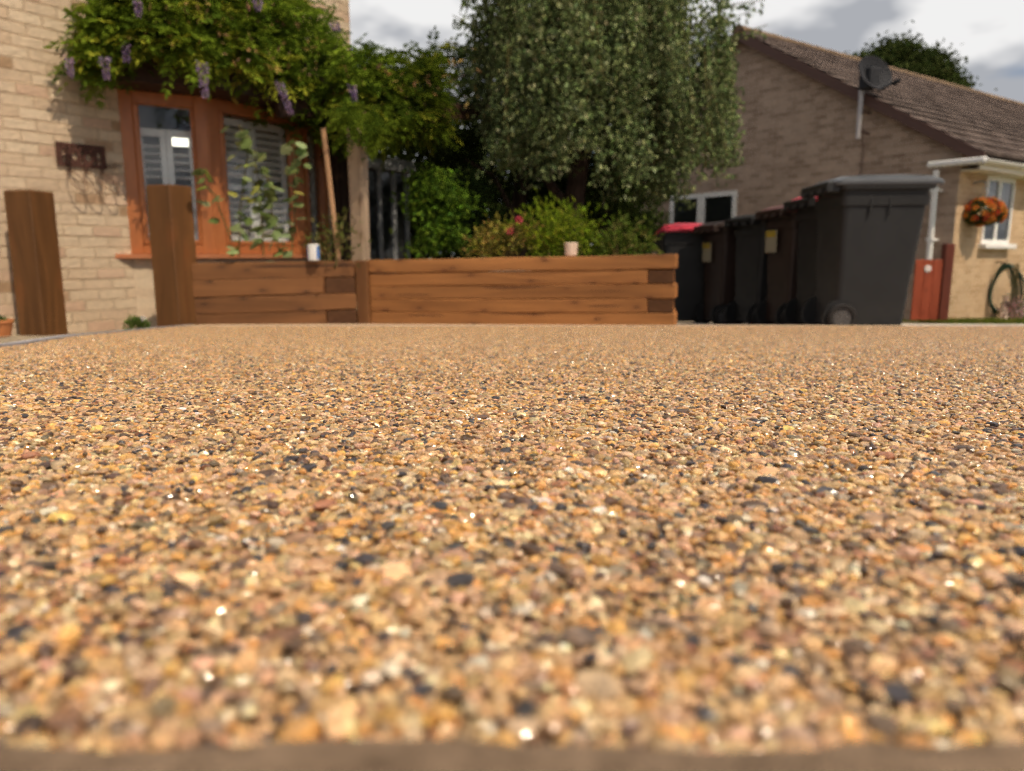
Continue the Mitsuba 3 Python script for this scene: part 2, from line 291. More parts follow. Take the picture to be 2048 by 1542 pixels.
def stones(p, r, z, shape, rg, size, glints):
    n = len(p)
    V, F = np.array(shape.vertices), np.array(shape.faces)
    V = V / np.linalg.norm(V, axis=1, keepdims=True)
    kv = len(V)
    cut = unit(rg.normal(size=(n, 5, 3))); dist = rg.uniform(0.48, 0.88, (n, 5))     # flats knocked off each stone
    X = np.repeat(V[None], n, 0)
    for q_ in range(5):
        h = np.einsum('nkj,nj->nk', X, cut[:, q_]) - dist[:, q_][:, None]
        X = X - np.clip(h, 0, None)[..., None] * cut[:, q_][:, None]
    X *= 1 + 0.045 * rg.normal(size=(n, kv, 1))
    s = np.stack([rg.uniform(1.05, 1.6, n), rg.uniform(0.9, 1.2, n), rg.uniform(0.6, 0.9, n)], -1) * r[:, None]
    X = X * s[:, None]
    yaw, tx, ty = rg.uniform(0, 2 * np.pi, n), rg.normal(0, 0.22, n), rg.normal(0, 0.22, n)
    def rot(X, a, i, j):
        c, s_ = np.cos(a)[:, None], np.sin(a)[:, None]; Y = X.copy()
        Y[..., i] = c * X[..., i] - s_ * X[..., j]; Y[..., j] = s_ * X[..., i] + c * X[..., j]; return Y
    X = rot(rot(rot(X, tx, 1, 2), ty, 0, 2), yaw, 0, 1)
    X += np.column_stack([p - size / 2, z])[:, None]
    X[..., 2] = np.where(X[..., 2] > 0.0013, 0.0013 + 0.45 * (X[..., 2] - 0.0013), X[..., 2])     # trowelled
    col = np.array([c for c, _ in PAL])[rg.choice(len(PAL), n, p=np.array([w for _, w in PAL]) / sum(w for _, w in PAL))]
    col = 0.90 * col * np.exp(rg.normal(0, 0.23, (n, 1))) * (1 + rg.normal(0, 0.05, (n, 3)))
    col = np.repeat(col[:, None], kv, 1) * np.exp(rg.normal(-.03, 0.24, (n, kv, 1)))
    f = (F[None] + (np.arange(n) * kv)[:, None, None]).reshape(-1, 3)
    V_, col = X.reshape(-1, 3), np.clip(col.reshape(-1, 3), 0.01, 0.85)
    if glints:                                                      # flat crystal faces that glint, one on most of the stones
        m = n // 2; d = unit(np.column_stack([rg.normal(0, 1, (m, 2)), rg.uniform(.3, 1.6, m)]))
        far = np.einsum('nkj,nj->nk', X[:m] - X[:m].mean(1, keepdims=True), d).argmax(1)
        c = X[np.arange(m), far] - d * 0.00008
        a1 = unit(np.cross(d, rg.normal(size=(m, 3)))); a2 = np.cross(d, a1); rad = rg.uniform(.00035, .0009, m)[:, None]
        hexa = np.stack([c + rad * (math.cos(q_) * a1 + math.sin(q_) * a2) for q_ in np.arange(5) * 1.2566], 1)
        V_ = np.vstack([V_, hexa.reshape(-1, 3)])
        f = np.vstack([f, (np.array([(0, 1, 2), (0, 2, 3), (0, 3, 4)])[None] + (n * kv + np.arange(m) * 5)[:, None, None]).reshape(-1, 3)])
        col = np.vstack([col, np.repeat(col.reshape(n, kv, 3)[:m, 0], 5, 0)])
    return trimesh.Trimesh(V_, f, process=False), col
SHAPE_FAR = trimesh.Trimesh(np.array([[1, 0, 0], [-1, 0, 0], [0, 1, 0], [0, -1, 0], [0, 0, 1], [0, 0, -1.0]]), np.array([[0, 2, 4], [2, 1, 4], [1, 3, 4], [3, 0, 4], [2, 0, 5], [1, 2, 5], [3, 1, 5], [0, 3, 5]]), process=False)
TILT = -math.atan(SLOPE)
tag('gravel', 'tan, orange, cream and dark pebbles set in resin over the driveway', 'gravel', kind='stuff')
TILES = {}
for nm, size, seed, shp, sec in (('near_a', 0.25, 1, SHAPE_NEAR, True), ('near_b', 0.25, 2, SHAPE_NEAR, True), ('mid', 0.5, 3, SHAPE_MID, False), ('far', 0.5, 4, SHAPE_FAR, False)):
    me, col, pp = stone_tile(size, seed, shp, sec)
    TILES[nm] = (me, col, pp, len(shp.vertices), len(shp.faces))
    scene['gravel_' + nm] = {'type': 'shapegroup', 'stones': ply(me, 'stone_material', False, color=col)}
gcount = 0
cos_t = math.cos(TILT)
def place_tile(nm, size, cx, cy):
    global gcount
    k = int(rng.integers(4))
    corners = [(cx + a * size / 2, cy + b_ * size / 2) for a in (-1, 1) for b_ in (-1, 1)]
    M = T().rotate([1, 0, 0], math.degrees(TILT)).translate([cx, cy, 0]).rotate([0, 0, 1], 90.0 * k)
    if all(x > edge_x(y) for x, y in corners) or cy < 0.9:
        gcount += 1
        scene[f'gravel__{gcount:03d}'] = {'type': 'instance', 'sg': {'type': 'ref', 'id': 'gravel_' + nm}, 'to_world': M}
    elif any(x > edge_x(y) for x, y in corners):                    # cut off along the driveway's edge
        me, col, pp, kv, kf = TILES[nm]
        a = math.radians(90 * k); R = np.array([[math.cos(a), -math.sin(a)], [math.sin(a), math.cos(a)]])
        q_ = pp @ R.T + [cx, cy]
        keep = q_[:, 0] > edge_x(q_[:, 1]) + 0.003
        v = np.array(me.vertices).reshape(-1, kv, 3)[keep].reshape(-1, 3); c = col.reshape(-1, kv, 3)[keep].reshape(-1, 3)
        if not len(v): return
        f = (np.array(me.faces)[:kf][None] + (np.arange(keep.sum()) * kv)[:, None, None]).reshape(-1, 3)
        gcount += 1
        scene[f'gravel__{gcount:03d}'] = {**ply(trimesh.Trimesh(v, f, process=False), 'stone_material', False, color=c), 'to_world': M}
for row, (y0, half) in enumerate(((0.09, 3), (0.34, 3), (0.59, 3))):
    for i in range(-half, half):
        place_tile('near_a' if (i + row) % 2 else 'near_b', 0.25, (i + 0.5) * 0.25, y0 + 0.125)
for cx in (-1.0, 1.0):
    for cy in (0.34, 0.59): place_tile('mid', 0.5, cx, cy)
for y0, half in ((0.84, 2), (1.34, 3), (1.84, 4)):
    for i in range(-half, half): place_tile('mid', 0.5, (i + 0.5) * 0.5, y0 + 0.25)
for y0, half in ((2.34, 5), (2.84, 5), (3.34, 6), (3.84, 7), (4.34, 7)):
    for i in range(-half, half): place_tile('far', 0.5, (i + 0.5) * 0.5, y0 + 0.25)

# the kerb block the phone stands on, its broken edge towards the stones
kx = np.linspace(-0.5, 0.5, 161)
ky = 0.1262 + 0.005 * (meshkit.fbm(np.column_stack([kx * 45, kx * 0, kx * 0]), 3, 5) - 0.5) * 2
rings = [np.column_stack([kx, ky - 0.0, kx * 0 - 0.012]), np.column_stack([kx, ky, kx * 0 - 0.001]), np.column_stack([kx, ky - 0.002, kx * 0 + 0.0015]), np.column_stack([kx, ky * 0 + 0.06, kx * 0 + 0.002]), np.column_stack([kx, ky * 0 - 0.12, kx * 0 + 0.002])]
kv_ = np.vstack(rings); kv_[:, 2] += -SLOPE * kv_[:, 1] + 0.001; kf_ = []
for s in range(4):
    i = np.arange(160); a, b_ = s * 161, (s + 1) * 161
    kf_ += [np.stack([a + i, b_ + i + 1, a + i + 1], 1), np.stack([a + i, b_ + i, b_ + i + 1], 1)]
kerb = trimesh.Trimesh(kv_, np.vstack(kf_), process=False)
if kerb.face_normals[:, 2].mean() < 0: kerb.invert()
tag(obj('kerb', kerb, 'kerb_material', smooth=40), 'brown concrete kerb in front of the pebbles at the lower edge', 'kerb')
# metal edging strip along the driveway's left side
e3 = np.array([[x, y, gz(y)] for x, y in EDGE]); nrm2 = np.array([-0.93, -0.30, 0.0])
prof = [(0, -0.08), (0, 0.006), (0.055, 0.004), (0.055, -0.08)]
rings = [np.array([e3[i] + nrm2 * a + [0, 0, h] for a, h in prof]) for i in range(len(e3))]
tag(obj('edging_strip', skin(rings), 'edging_material'), 'grey edging strip along the left side of the driveway', 'edging')

# ---------------------------------------------------------------- the house on the left
house = thing('brick_house', 'two storey house of pale buff bricks with an orange brown bay window', 'house')
HM = frame([H0[0], H0[1], 0], [HD[0], HD[1], 0])                   # local x along the wall, local y INTO the house
HM[:3, 1] = [-HN[0], -HN[1], 0]; HM[:3, 2] = UP
def hp(t, out, z): return np.array([H0[0] + HD[0] * t + HN[0] * out, H0[1] + HD[1] * t + HN[1] * out, z])
def t_of(px):                                                       # where the line of sight meets the wall, in metres along it
    d = at(px, 511, 1.0)[:2]
    A = np.array([[HD[0], -d[0]], [HD[1], -d[1]]])
    return np.linalg.solve(A, -H0)[0]
T_END, Z0, Z1 = t_of(716), -0.62, 5.2
TB0 = t_of(262)
c63 = np.array([math.sin(math.radians(63)), math.cos(math.radians(63))])
bayA = hp(TB0, 0, 0)[:2]
def hit(o, d, px):
    r = at(px, 511, 1.0)[:2]
    return o + d * np.linalg.solve(np.column_stack([d, -r]), -o)[0]
bayB = hit(bayA, c63, 432)
bayC = hit(bayB, HD, 612)
def to_t(p): return (p - H0) @ HD, (p - H0) @ HN
tB, oB = to_t(bayB); tC, oC = to_t(bayC)
TB1 = tC + (tB - TB0)
bay_z0, bay_z1 = at(440, 508, bayB[1])[2], at(440, 193, bayB[1])[2]
from shapely.geometry import Polygon, box as sbox
wall2d = Polygon([(-2.2, Z0), (T_END, Z0), (T_END, Z1), (-2.2, Z1)]).difference(sbox(TB0 + 0.03, bay_z0 + 0.02, TB1 - 0.03, bay_z1 - 0.02))
wm = trimesh.creation.extrude_polygon(wall2d, 0.3, engine='earcut')
M = np.eye(4); M[:3, 0] = [HD[0], HD[1], 0]; M[:3, 1] = UP; M[:3, 2] = [-HN[0], -HN[1], 0]; M[:3, 3] = hp(0, 0, 0)
wm.apply_transform(M)
if wm.volume < 0: wm.invert()
hwall = obj('wall', wm, 'mortar_material', house)
# end wall going back from the far corner, and the roof
ew = cat([moved(box(T_END - 0.3, T_END - 0.002, 0.301, 6.5, Z0, Z1), HM), moved(box(-2.2, -1.9, 0.301, 6.5, Z0, Z1), HM)])
obj('side_wall', ew, 'mortar_material', house)
rf = trimesh.Trimesh(*[np.array(x) for x in ([(-2.5, -0.4, Z1 - .05), (T_END + .3, -0.4, Z1 - .05), (T_END + .3, 3.3, Z1 + 2.2), (-2.5, 3.3, Z1 + 2.2), (T_END + .3, 7, Z1 - .05), (-2.5, 7, Z1 - .05)],
     [(0, 1, 2), (0, 2, 3), (3, 2, 4), (3, 4, 5)])])
obj('roof', moved(rf, HM), 'ridge_tile_material', house)
# bricks: the 300 that show largest are parts, the others one mesh
bricks = []
row0 = int(math.floor((Z0 + 5) / BH)) + 1
for row in range(row0, int((3.25 + 5) / BH)):
    z = row * BH - 5
    k0 = 0.5 * (row % 2)
    for k in range(-11, int(T_END / BL) + 2):
        a, b_ = (k - k0) * BL, (k - k0 + 1) * BL
        lo, hi = max(a, -2.2), min(b_, T_END)
        if hi - lo < 0.03: continue
        spans = [(lo, hi)]
        if z + BH > bay_z0 - 0.05 and z < bay_z1 + 0.02:
            spans = [(lo, min(hi, TB0 + 0.01)), (max(lo, TB1 - 0.01), hi)]
        for lo, hi in spans:
            if hi - lo < 0.03: continue
            g_ = 0.0045; pr = rng.uniform(0.002, 0.006)
            e = 0.0035
            v = np.array([(lo + g_ + e * (q_ in (0,)) , 0, 0) for q_ in ()])
            j = rng.uniform(-0.0025, 0.0025, 4)
            x0_, x1_, zz0, zz1 = lo + g_, hi - g_, z + g_, z + BH - g_
            outer = [(x0_, 0.002, zz0), (x1_, 0.002, zz0), (x1_, 0.002, zz1), (x0_, 0.002, zz1)]
            inner = [(x0_ + e, -pr + j[0], zz0 + e), (x1_ - e, -pr + j[1], zz0 + e), (x1_ - e, -pr + j[2], zz1 - e), (x0_ + e, -pr + j[3], zz1 - e)]
            V = np.array(outer + inner)
            Fq = np.array([(0, 1, 5, 4), (1, 2, 6, 5), (2, 3, 7, 6), (3, 0, 4, 7), (4, 5, 6, 7)])
            bm = moved(trimesh.Trimesh(V, np.vstack([Fq[:, [0, 1, 2]], Fq[:, [0, 2, 3]]]), process=False), HM)
            c = bm.vertices.mean(0)
            px = CX + F_PX * c[0] / (c[1] * cp - (c[2] - CAM_Z) * sp)
            d_ = c[1]
            py = CY - F_PX * (c[1] * sp + (c[2] - CAM_Z) * cp) / (c[1] * cp - (c[2] - CAM_Z) * sp)
            seen = (-20 < px < 720) and (-25 < py < 690)
            bricks.append((0 if seen else 1, d_, bm))
bricks.sort(key=lambda x: (x[0], x[1]))
for _, _, bm in bricks[:300]: obj('brick', bm, 'house_brick_material', hwall)
tag(obj('other_bricks', cat([x[2] for x in bricks[300:]]), 'house_brick_material', hwall), kind='stuff')

# bay window
bay = f'{house}__bay_window'
def bay_frame(p, q_):                                              # local x along the face, local y into the room, z up
    d = q_ - p; L = np.linalg.norm(d); d = d / L
    m = np.eye(4); m[:3, 0] = [d[0], d[1], 0]; m[:3, 1] = [-d[1], d[0], 0]; m[:3, 3] = [p[0], p[1], 0]
    return m, L
bayD = hp(TB1, 0, 0)[:2]
H_ = bay_z1 - bay_z0
faces_ = [(bayA, bayB), (bayB, bayC), (bayC, bayD)]
for fi, (p, q_) in enumerate(faces_):
    m, L = bay_frame(p, q_)
    j0, j1 = (0.10, 0.10) if fi == 0 else (0.115, 0.10) if fi == 1 else (0.10, 0.10)
    fr = [box(0.0, j0, 0, 0.09, bay_z0, bay_z1, .006), box(L - j1, L, 0, 0.09, bay_z0, bay_z1, .006), box(j0, L - j1, 0, 0.09, bay_z0, bay_z0 + 0.075, .006), box(j0, L - j1, 0, 0.09, bay_z1 - 0.10, bay_z1, .006)]
    sa = 0.045                                                     # the casement's own frame, a step back
    fr += [box(j0, j0 + sa, -0.012, 0.06, bay_z0 + .077, bay_z1 - .102, .008), box(L - j1 - sa * .6, L - j1, 0.01, 0.06, bay_z0 + .077, bay_z1 - .102, .008), box(j0 + sa, L - j1 - sa * .6, -0.006, 0.06, bay_z0 + .077, bay_z0 + .115, .006)]
    obj('frame', moved(cat(fr), m), 'window_frame_material', bay)
    g0, g1, gb, gt = j0 + sa, L - j1 - sa * .6, bay_z0 + .115, bay_z1 - .102
    obj('pane', moved(trimesh.Trimesh([(g0, .035, gb), (g1, .035, gb), (g1, .035, gt), (g0, .035, gt)], [(0, 1, 2), (0, 2, 3)], process=False), m), 'pane_material', bay)
    # plantation shutters behind the glass
    st = gt - (0.17 if fi == 0 else 0.02)                          # the left pane's top stays clear of the shutters
    pan = 2
    wpan = (g1 - g0 + 0.06) / pan
    mid = gb + 0.42 * (st - gb)
    for k in range(pan):
        a, b_ = g0 - 0.03 + k * wpan, g0 - 0.03 + (k + 1) * wpan - 0.004
        s_ = [box(a, a + .045, .10, .13, gb - .02, st, .003), box(b_ - .045, b_, .10, .13, gb - .02, st, .003), box(a + .045, b_ - .045, .10, .13, gb - .02, gb + .05, .003), box(a + .045, b_ - .045, .10, .13, mid, mid + .055, .003), box(a + .045, b_ - .045, .10, .13, st - .06, st, .003)]
        obj('shutter', moved(cat(s_), m), 'shutter_material', bay)
        lv = []
        zz = gb + .085
        while zz < st - 0.09:
            if not (mid - .035 < zz < mid + .09) and not (fi == 0 and k == 1 and abs(zz - at(372, 276, bayA[1])[2]) < .075):
                s_ = box(a + .045, b_ - .045, -.030, .030, -.004, .004, .002)
                s_.apply_transform(trimesh.transformations.rotation_matrix(math.radians(-36 if fi == 1 else -18 if zz < mid else -8), [1, 0, 0]))
                s_.apply_translation([0, .115, zz]); lv.append(s_)
            zz += 0.062
        for s_ in lv: obj('louvre', moved(s_, m), 'shutter_material', bay)
n1 = unit(np.array([HN[0], HN[1]]))
poly = [bayA, bayB, bayC, bayD]
def grown(o):
    pts = [tuple(x) for x in poly]
    g_ = Polygon(pts).buffer(o, join_style=2)
    return g_
def slab(o, z0, z1, key, m):
    inner = Polygon([hp(TB0 - .2, 0.001, 0)[:2], hp(TB1 + .2, 0.001, 0)[:2], hp(TB1 + .2, 1.5, 0)[:2], hp(TB0 - .2, 1.5, 0)[:2]])
    me = trimesh.creation.extrude_polygon(grown(o).intersection(inner), z1 - z0, engine='earcut')
    me.apply_translation([0, 0, z0]); return obj(key, me, m, bay)
slab(0.065, bay_z0 - 0.035, bay_z0, 'sill', 'sill_material')
slab(-0.002, Z0, bay_z0 - 0.036, 'base_wall', 'house_brick_material')
slab(0.34, bay_z1 + 0.001, bay_z1 + 0.19, 'fascia', 'dark_timber_material')
# dark room behind the window
rm = box(TB0 - .3, TB1 + .3, 0.31, 3.2, bay_z0 - .3, bay_z1 + .25); rm.invert()
ok = np.abs(rm.face_normals[:, 1] + 0) < 2
cen = rm.triangles_center
rm.update_faces(~(np.abs(cen[:, 1] - 0.31) < 1e-4)); rm = moved(rm, HM)
obj('room', rm, 'room_material', house)
# upstairs window, its lower corner just in the frame
uz = at(592, 8, hp(t_of(592), 0, 0)[1])[2]; ut = t_of(604)
uw = [box(ut - 1.2, ut, -0.02, 0.04, uz, uz + .06, .005), box(ut - 1.2, ut - 1.14, -0.02, 0.04, uz + .061, uz + 1.1, .005), box(ut - .06, ut, -0.02, 0.04, uz + .061, uz + 1.1, .005)]
uwk = obj('upper_window', moved(cat(uw), HM), 'dark_timber_material', house)
obj('pane', moved(box(ut - 1.139, ut - .061, -0.009, 0.0, uz + .061, uz + 1.1), HM), 'dark_glass_material', uwk)
# dark timber door on the wall beyond the bay
dt = t_of(640)
dk = obj('door', moved(box(TB1 + 0.02, T_END - 0.02, -0.03, 0.0, Z0, 1.55, .004), HM), 'dark_timber_material', house)
for k in range(3):
    w_ = (T_END - TB1 - .12) / 3
    obj('panel', moved(box(TB1 + .06 + k * w_, TB1 + .06 + (k + 1) * w_ - .03, -0.045, -0.0301, Z0 + .1, 1.4, .008), HM), 'dark_timber_material', dk)
# added glowing panel standing in for a bright reflection in the pane
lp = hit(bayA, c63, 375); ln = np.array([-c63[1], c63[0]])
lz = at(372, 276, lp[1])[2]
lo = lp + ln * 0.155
glow_panel = moved(box(-.085, .085, 0, .02, -.045, .045, .004), frame([lo[0], lo[1], lz], [c63[0], c63[1], 0]))
lk = obj('reflection_panel', glow_panel, 'white_plastic_material')
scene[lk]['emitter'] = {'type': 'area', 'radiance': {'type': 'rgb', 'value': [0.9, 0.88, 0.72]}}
tag(lk, 'added glowing panel imitating a reflection behind the left window pane of the bay', 'glow_panel')

# iron plant pot holder on the wall
def wt(px, py, out=0.0):                                           # a point on the wall seen at this pixel, standing out from it
    p = hp(t_of(px), 0, 0); d = at(px, py, 1.0) - [0, 0, CAM_Z]
    o = H0 + HN * out
    k = ((o) @ HN) / (d[:2] @ HN)
    return np.array([0, 0, CAM_Z]) + d * k
ph = thing('plant_pot_holder', 'rusty pierced iron plate with three pot rings on the pale brick wall', 'plant pot holder')
a_, b_ = wt(110, 282, .02), wt(213, 333, .02)
ta, tb = to_t(a_[:2])[0], to_t(b_[:2])[0]
za, zb = wt(110, 282, .02)[2], wt(110, 330, .02)[2]
pl = sbox(ta, zb, tb, za)
w_, h_ = tb - ta, za - zb
for i in range(8): pl = pl.difference(Polygon([(ta + w_ * (.1 + .115 * i) + .017 * math.cos(x) * w_ * 1.3, za - h_ * .17 + .05 * h_ * math.sin(x)) for x in np.linspace(0, 6.28, 9)[:-1]]))
for fx, fy, r_ in ((.14, .42, .085), (.14, .72, .06), (.36, .54, .10), (.64, .57, .10), (.86, .44, .085), (.86, .73, .06), (.5, .72, .06), (.25, .76, .045), (.75, .76, .045), (.5, .40, .05)):
    pl = pl.difference(Polygon([(ta + w_ * fx + r_ * h_ * 1.1 * math.cos(x), za - h_ * fy + r_ * h_ * 1.7 * math.sin(x)) for x in np.linspace(0, 6.28, 9)[:-1]]))
pm = trimesh.creation.extrude_polygon(pl, 0.006, engine='earcut')
M2 = M.copy(); M2[:3, 3] = hp(0, 0.022, 0)
obj('plate', moved(pm, M2), 'rusty_iron_material', ph)
for i in range(3):
    tc = ta + w_ * (.22 + .33 * i)
    ring = [hp(tc + .052 * math.sin(x) + .025 * (1 - math.cos(x)), .03 + .045 * (1 - math.cos(x)), zb - .035 - .075 * (1 - math.cos(x))) for x in np.linspace(0, 2 * math.pi, 29)]
    k = obj('pot_ring', tube(ring, .005, 6, False), 'light_rust_material', ph, smooth=True)
    obj('bracket', tube([hp(tc, .03, zb + .02), hp(tc, .035, zb - .015), hp(tc, .032, zb - .04)], [.014, .010, .006], 6), 'rusty_iron_material', ph, smooth=True)
obj('hook', tube([hp(tb - .01, .03, zb + .035), hp(tb + .07, .05, zb + .045), hp(tb + .10, .06, zb + .035), hp(tb + .07, .05, zb + .025), hp(tb - .005, .03, zb + .02)], .0045, 6), 'rusty_iron_material', ph, smooth=True)

# ---------------------------------------------------------------- sleeper posts and planter
def board(L, d, h, b=0.006, warp=0.0, seed=0):
    me = box(0, L, 0, d, 0, h, b)
    if L > 0.5 and warp:
        me = me.subdivide_to_size(0.25); v = np.array(me.vertices)
        v[:, 1] += warp * (meshkit.noise(np.column_stack([v[:, 0] * 1.3 + seed, v[:, 0] * 0, v[:, 0] * 0])) - .5); v[:, 2] += warp * .6 * (meshkit.noise(np.column_stack([v[:, 0] * 1.7 + seed + 9, v[:, 0] * 0, v[:, 0] * 0])) - .5)
        me = trimesh.Trimesh(v, me.faces, process=False)
    return me
def board_obj(name, me, m4, mt, parent, along=0):
    v = np.array(me.vertices); o = rng.uniform(0, 40, 2)
    other = [i for i in range(3) if i != along]
    uv = np.column_stack([v[:, along] + o[0], v[:, other[0]] + v[:, other[1]] + o[1]])
    return obj(name, moved(me, m4), mt, parent, uv=uv)
for px_, py_, Y_, rot, side, lab in ((57, 379, 5.25, -12, .218, 'leftmost brown square timber post standing alone before the house wall'), (337, 368, 5.42, -20, .222, 'brown square timber post at the left end of the planter')):
    top = at(px_, py_, Y_)
    k = thing('timber_post', lab, 'post', 'brown timber posts')
    c = np.array([top[0], top[1]]) + unit(np.array([top[0], top[1]])) * side * .7
    a = math.radians(rot); m4 = frame([c[0], c[1], 0], [math.cos(a), math.sin(a), 0])
    me = box(-side / 2, side / 2, -side / 2, side / 2, gz(Y_) - .15, top[2], .008)
    board_obj('shaft', me, m4, 'post_material', k, along=2)
planter = thing('sleeper_planter', 'low raised planter of stained brown timber sleepers', 'planter')
R3, C3, L3 = at(1351, 508, 5.2), at(724, 520, 5.95), at(360, 526, 5.55)
def section(P, Q): return frame(P, Q - P, UP)
# right section, seen from R to C: local x from C to R, y away from the camera
e = R3 - C3; LR = np.linalg.norm(e); mR = frame(C3, e)
def flip_y(m): return m
hR = 0.102
for k in range(5):
    z = -hR * (k + 1)
    end = LR if k % 2 == 0 else LR - 0.192
    m4 = mR @ trimesh.transformations.translation_matrix([0, rng.uniform(-.003, .003), z])
    board_obj('sleeper', board(end - 0.055, 0.2, hR - 0.0025, .005, .010, k * 7), m4 @ trimesh.transformations.translation_matrix([.055, 0, 0]), 'orange_sleeper_material', planter)
# side returns going back from R; their end grain shows in every other course
for k in range(5):
    z = -hR * (k + 1); y0 = 0.006 if k % 2 else 0.205
    m4 = mR @ trimesh.transformations.translation_matrix([LR - 0.19, y0, z])
    me = box(0, 0.186, 0, 1.2 - y0, 0, hR - 0.005, .007); me.vertices[:, 0] -= .13 * np.asarray(me.vertices)[:, 1]
    board_obj('side_sleeper', me, m4, 'orange_sleeper_material', planter, along=1)
    if k % 2: obj('end_grain', moved(box(.004, .182, -.004, -.0005, .004, hR - .009, .001), m4), 'end_grain_material', planter)
e2 = C3 - L3; LL = np.linalg.norm(e2); mL = frame(L3, e2); hL = 0.128
for k in range(4):
    z = -hL * (k + 1)
    end = LL - .06 if k % 2 == 0 else LL - 0.30
    m4 = mL @ trimesh.transformations.translation_matrix([0, rng.uniform(-.003, .003), z])
    board_obj('sleeper', board(end, 0.2, hL - 0.0025, .005, .010, k * 5 + 50), m4, 'brown_sleeper_material', planter)
    if k % 2:
        m5 = mL @ trimesh.transformations.translation_matrix([end + .004, 0.004, z])
        board_obj('side_sleeper', box(0, .235, 0, .8, 0, hL - .006, .007), m5, 'brown_sleeper_material', planter, along=1)
        obj('end_grain', moved(box(.004, .231, -.004, -.0005, .004, hL - .010, .001), m5), 'end_grain_material', planter)
cpost = frame([C3[0] - .005, C3[1] - .03, C3[2]], e)
board_obj('corner_post', box(-.055, .05, 0, .10, -.55, -.002, .006), cpost, 'brown_sleeper_material', planter, along=2)
soil = np.array([R3 + [0, .15, -.06], C3 + [0, .15, -.04], L3 + [0, .15, -.03], L3 + [.5, 1.2, -.03], C3 + [.3, 1.9, -.03], R3 + [.1, 1.7, -.06]])
obj('soil', trimesh.Trimesh(np.vstack([soil, soil.mean(0)]), [(i, (i + 1) % 6, 6) for i in range(6)], process=False), 'soil_material', planter)

# ---------------------------------------------------------------- wisteria, climber, planting
def spots(px, py, Y):
    px, py, Y = np.broadcast_arrays(px, py, Y)
    u, v = (px - CX) / F_PX, (CY - py) / F_PX
    d = np.stack([u, cp + v * sp, -sp + v * cp], -1)
    return np.array([0, 0, CAM_Z]) + d * (Y / d[..., 1])[..., None]
def pinnate(base, axis, L, rg, pairs=6, lw=0.36):
    """Feathered leaves: pairs of leaflets along a drooping midrib. Returns leaf mesh and number of leaflets."""
    n = len(base); axis = unit(axis); side = unit(np.cross(axis, UP + 0.3 * rg.normal(size=(n, 3)))); up = np.cross(side, axis)
    B, A, S = [], [], []
    for k in range(pairs):
        f = 0.18 + 0.8 * k / (pairs - 1)
        p = base + axis * (L * f)[:, None] - UP * (0.22 * L * f * f)[:, None]
        for s in (-1, 1):
            B.append(p); A.append(axis * .55 + side * s + up * .1 - UP * .25 + .15 * rg.normal(size=(n, 3))); S.append(L * .30 * (1.0 - .35 * abs(f - .5)))
    B.append(base + axis * L[:, None] - UP * (0.22 * L)[:, None]); A.append(axis - UP * .35); S.append(L * .30)
    B, A, S = np.concatenate(B), np.concatenate(A), np.concatenate(S)
    nr = np.tile(up, (2 * pairs + 1, 1))
    return leaf_mesh(B, A, S, S * lw, rg, .15, nr), 2 * pairs + 1
rw = np.random.default_rng(5)
wist = thing('wisteria', 'green wisteria with hanging mauve flowers spreading over the bay window', 'climbing plant')
PX = [135, 165, 205, 260, 340, 450, 560, 620, 660, 700, 760, 815, 830, 870, 930, 1000]
TOPY = [110, 70, 20, -60, -90, -90, -60, 10, 45, 88, 95, 108, 118, 80, 45, 40]
BOTY = [118, 138, 128, 108, 106, 128, 158, 195, 215, 232, 255, 265, 250, 260, 245, 235]
OUT = [.05, .08, .13, .30, .80, .95, .90, .80, .70]
YW = [np.linalg.solve(np.column_stack([HD, -at(p_, 511, 1.0)[:2]]), -H0)[1] for p_ in PX[:9]]
YB = [yw - .55 * o_ for yw, o_ in zip(YW, OUT)] + [6.9, 7.2, 7.5, 7.6, 7.9, 8.3, 8.7]
N = 4300
x_ = rw.uniform(180, 880, N)
f_ = rw.uniform(0, 1, N) ** 0.85
edge = meshkit.noise(np.column_stack([x_ / 26, x_ * 0, x_ * 0])) - .5
t_, b_ = np.interp(x_, PX, TOPY) + 22 * edge, np.interp(x_, PX, BOTY) + 34 * (meshkit.noise(np.column_stack([x_ / 19, x_ * 0 + 3, x_ * 0])) - .5)
y_ = t_ + f_ * (b_ - t_)
dep = np.interp(x_, PX, YB) + np.interp(x_, PX[:9], OUT) * rw.uniform(-.42, .42, N) + 0.9 * np.clip(.5 - f_, 0, 1) * rw.uniform(0, 1, N) * (x_ > 290)
P = spots(x_, y_, dep)
ax = np.column_stack([rw.normal(.15, .6, N), rw.normal(-.75, .5, N), rw.normal(-.25, .35, N)])
me, k = pinnate(P, ax, rw.uniform(.16, .28, N), rw, 6, .40)
young = meshkit.noise(np.column_stack([x_ / 55, y_ / 40, x_ * 0])) 
cw = np.array([(.15, .225, .022), (.21, .29, .03), (.085, .14, .016), (.37, .40, .045), (.44, .34, .09)])
sel = np.array([rw.choice(5, p=pp / pp.sum()) for pp in np.column_stack([np.full(N, 4.0), np.full(N, 3.0), np.full(N, 3.0), 13 * np.clip(young - .45, 0, 1) + .3 + 2.2 * np.clip(f_ - .55, 0, 1) + 2.0 * (x_ < 230), 4.5 * np.clip(young - .58, 0, 1) + .03])])
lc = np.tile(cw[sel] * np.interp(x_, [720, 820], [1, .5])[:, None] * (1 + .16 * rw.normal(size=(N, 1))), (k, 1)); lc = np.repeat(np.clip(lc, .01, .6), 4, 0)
tag(obj('leaves', me, 'leaf_material', wist, color=lc), kind='stuff')
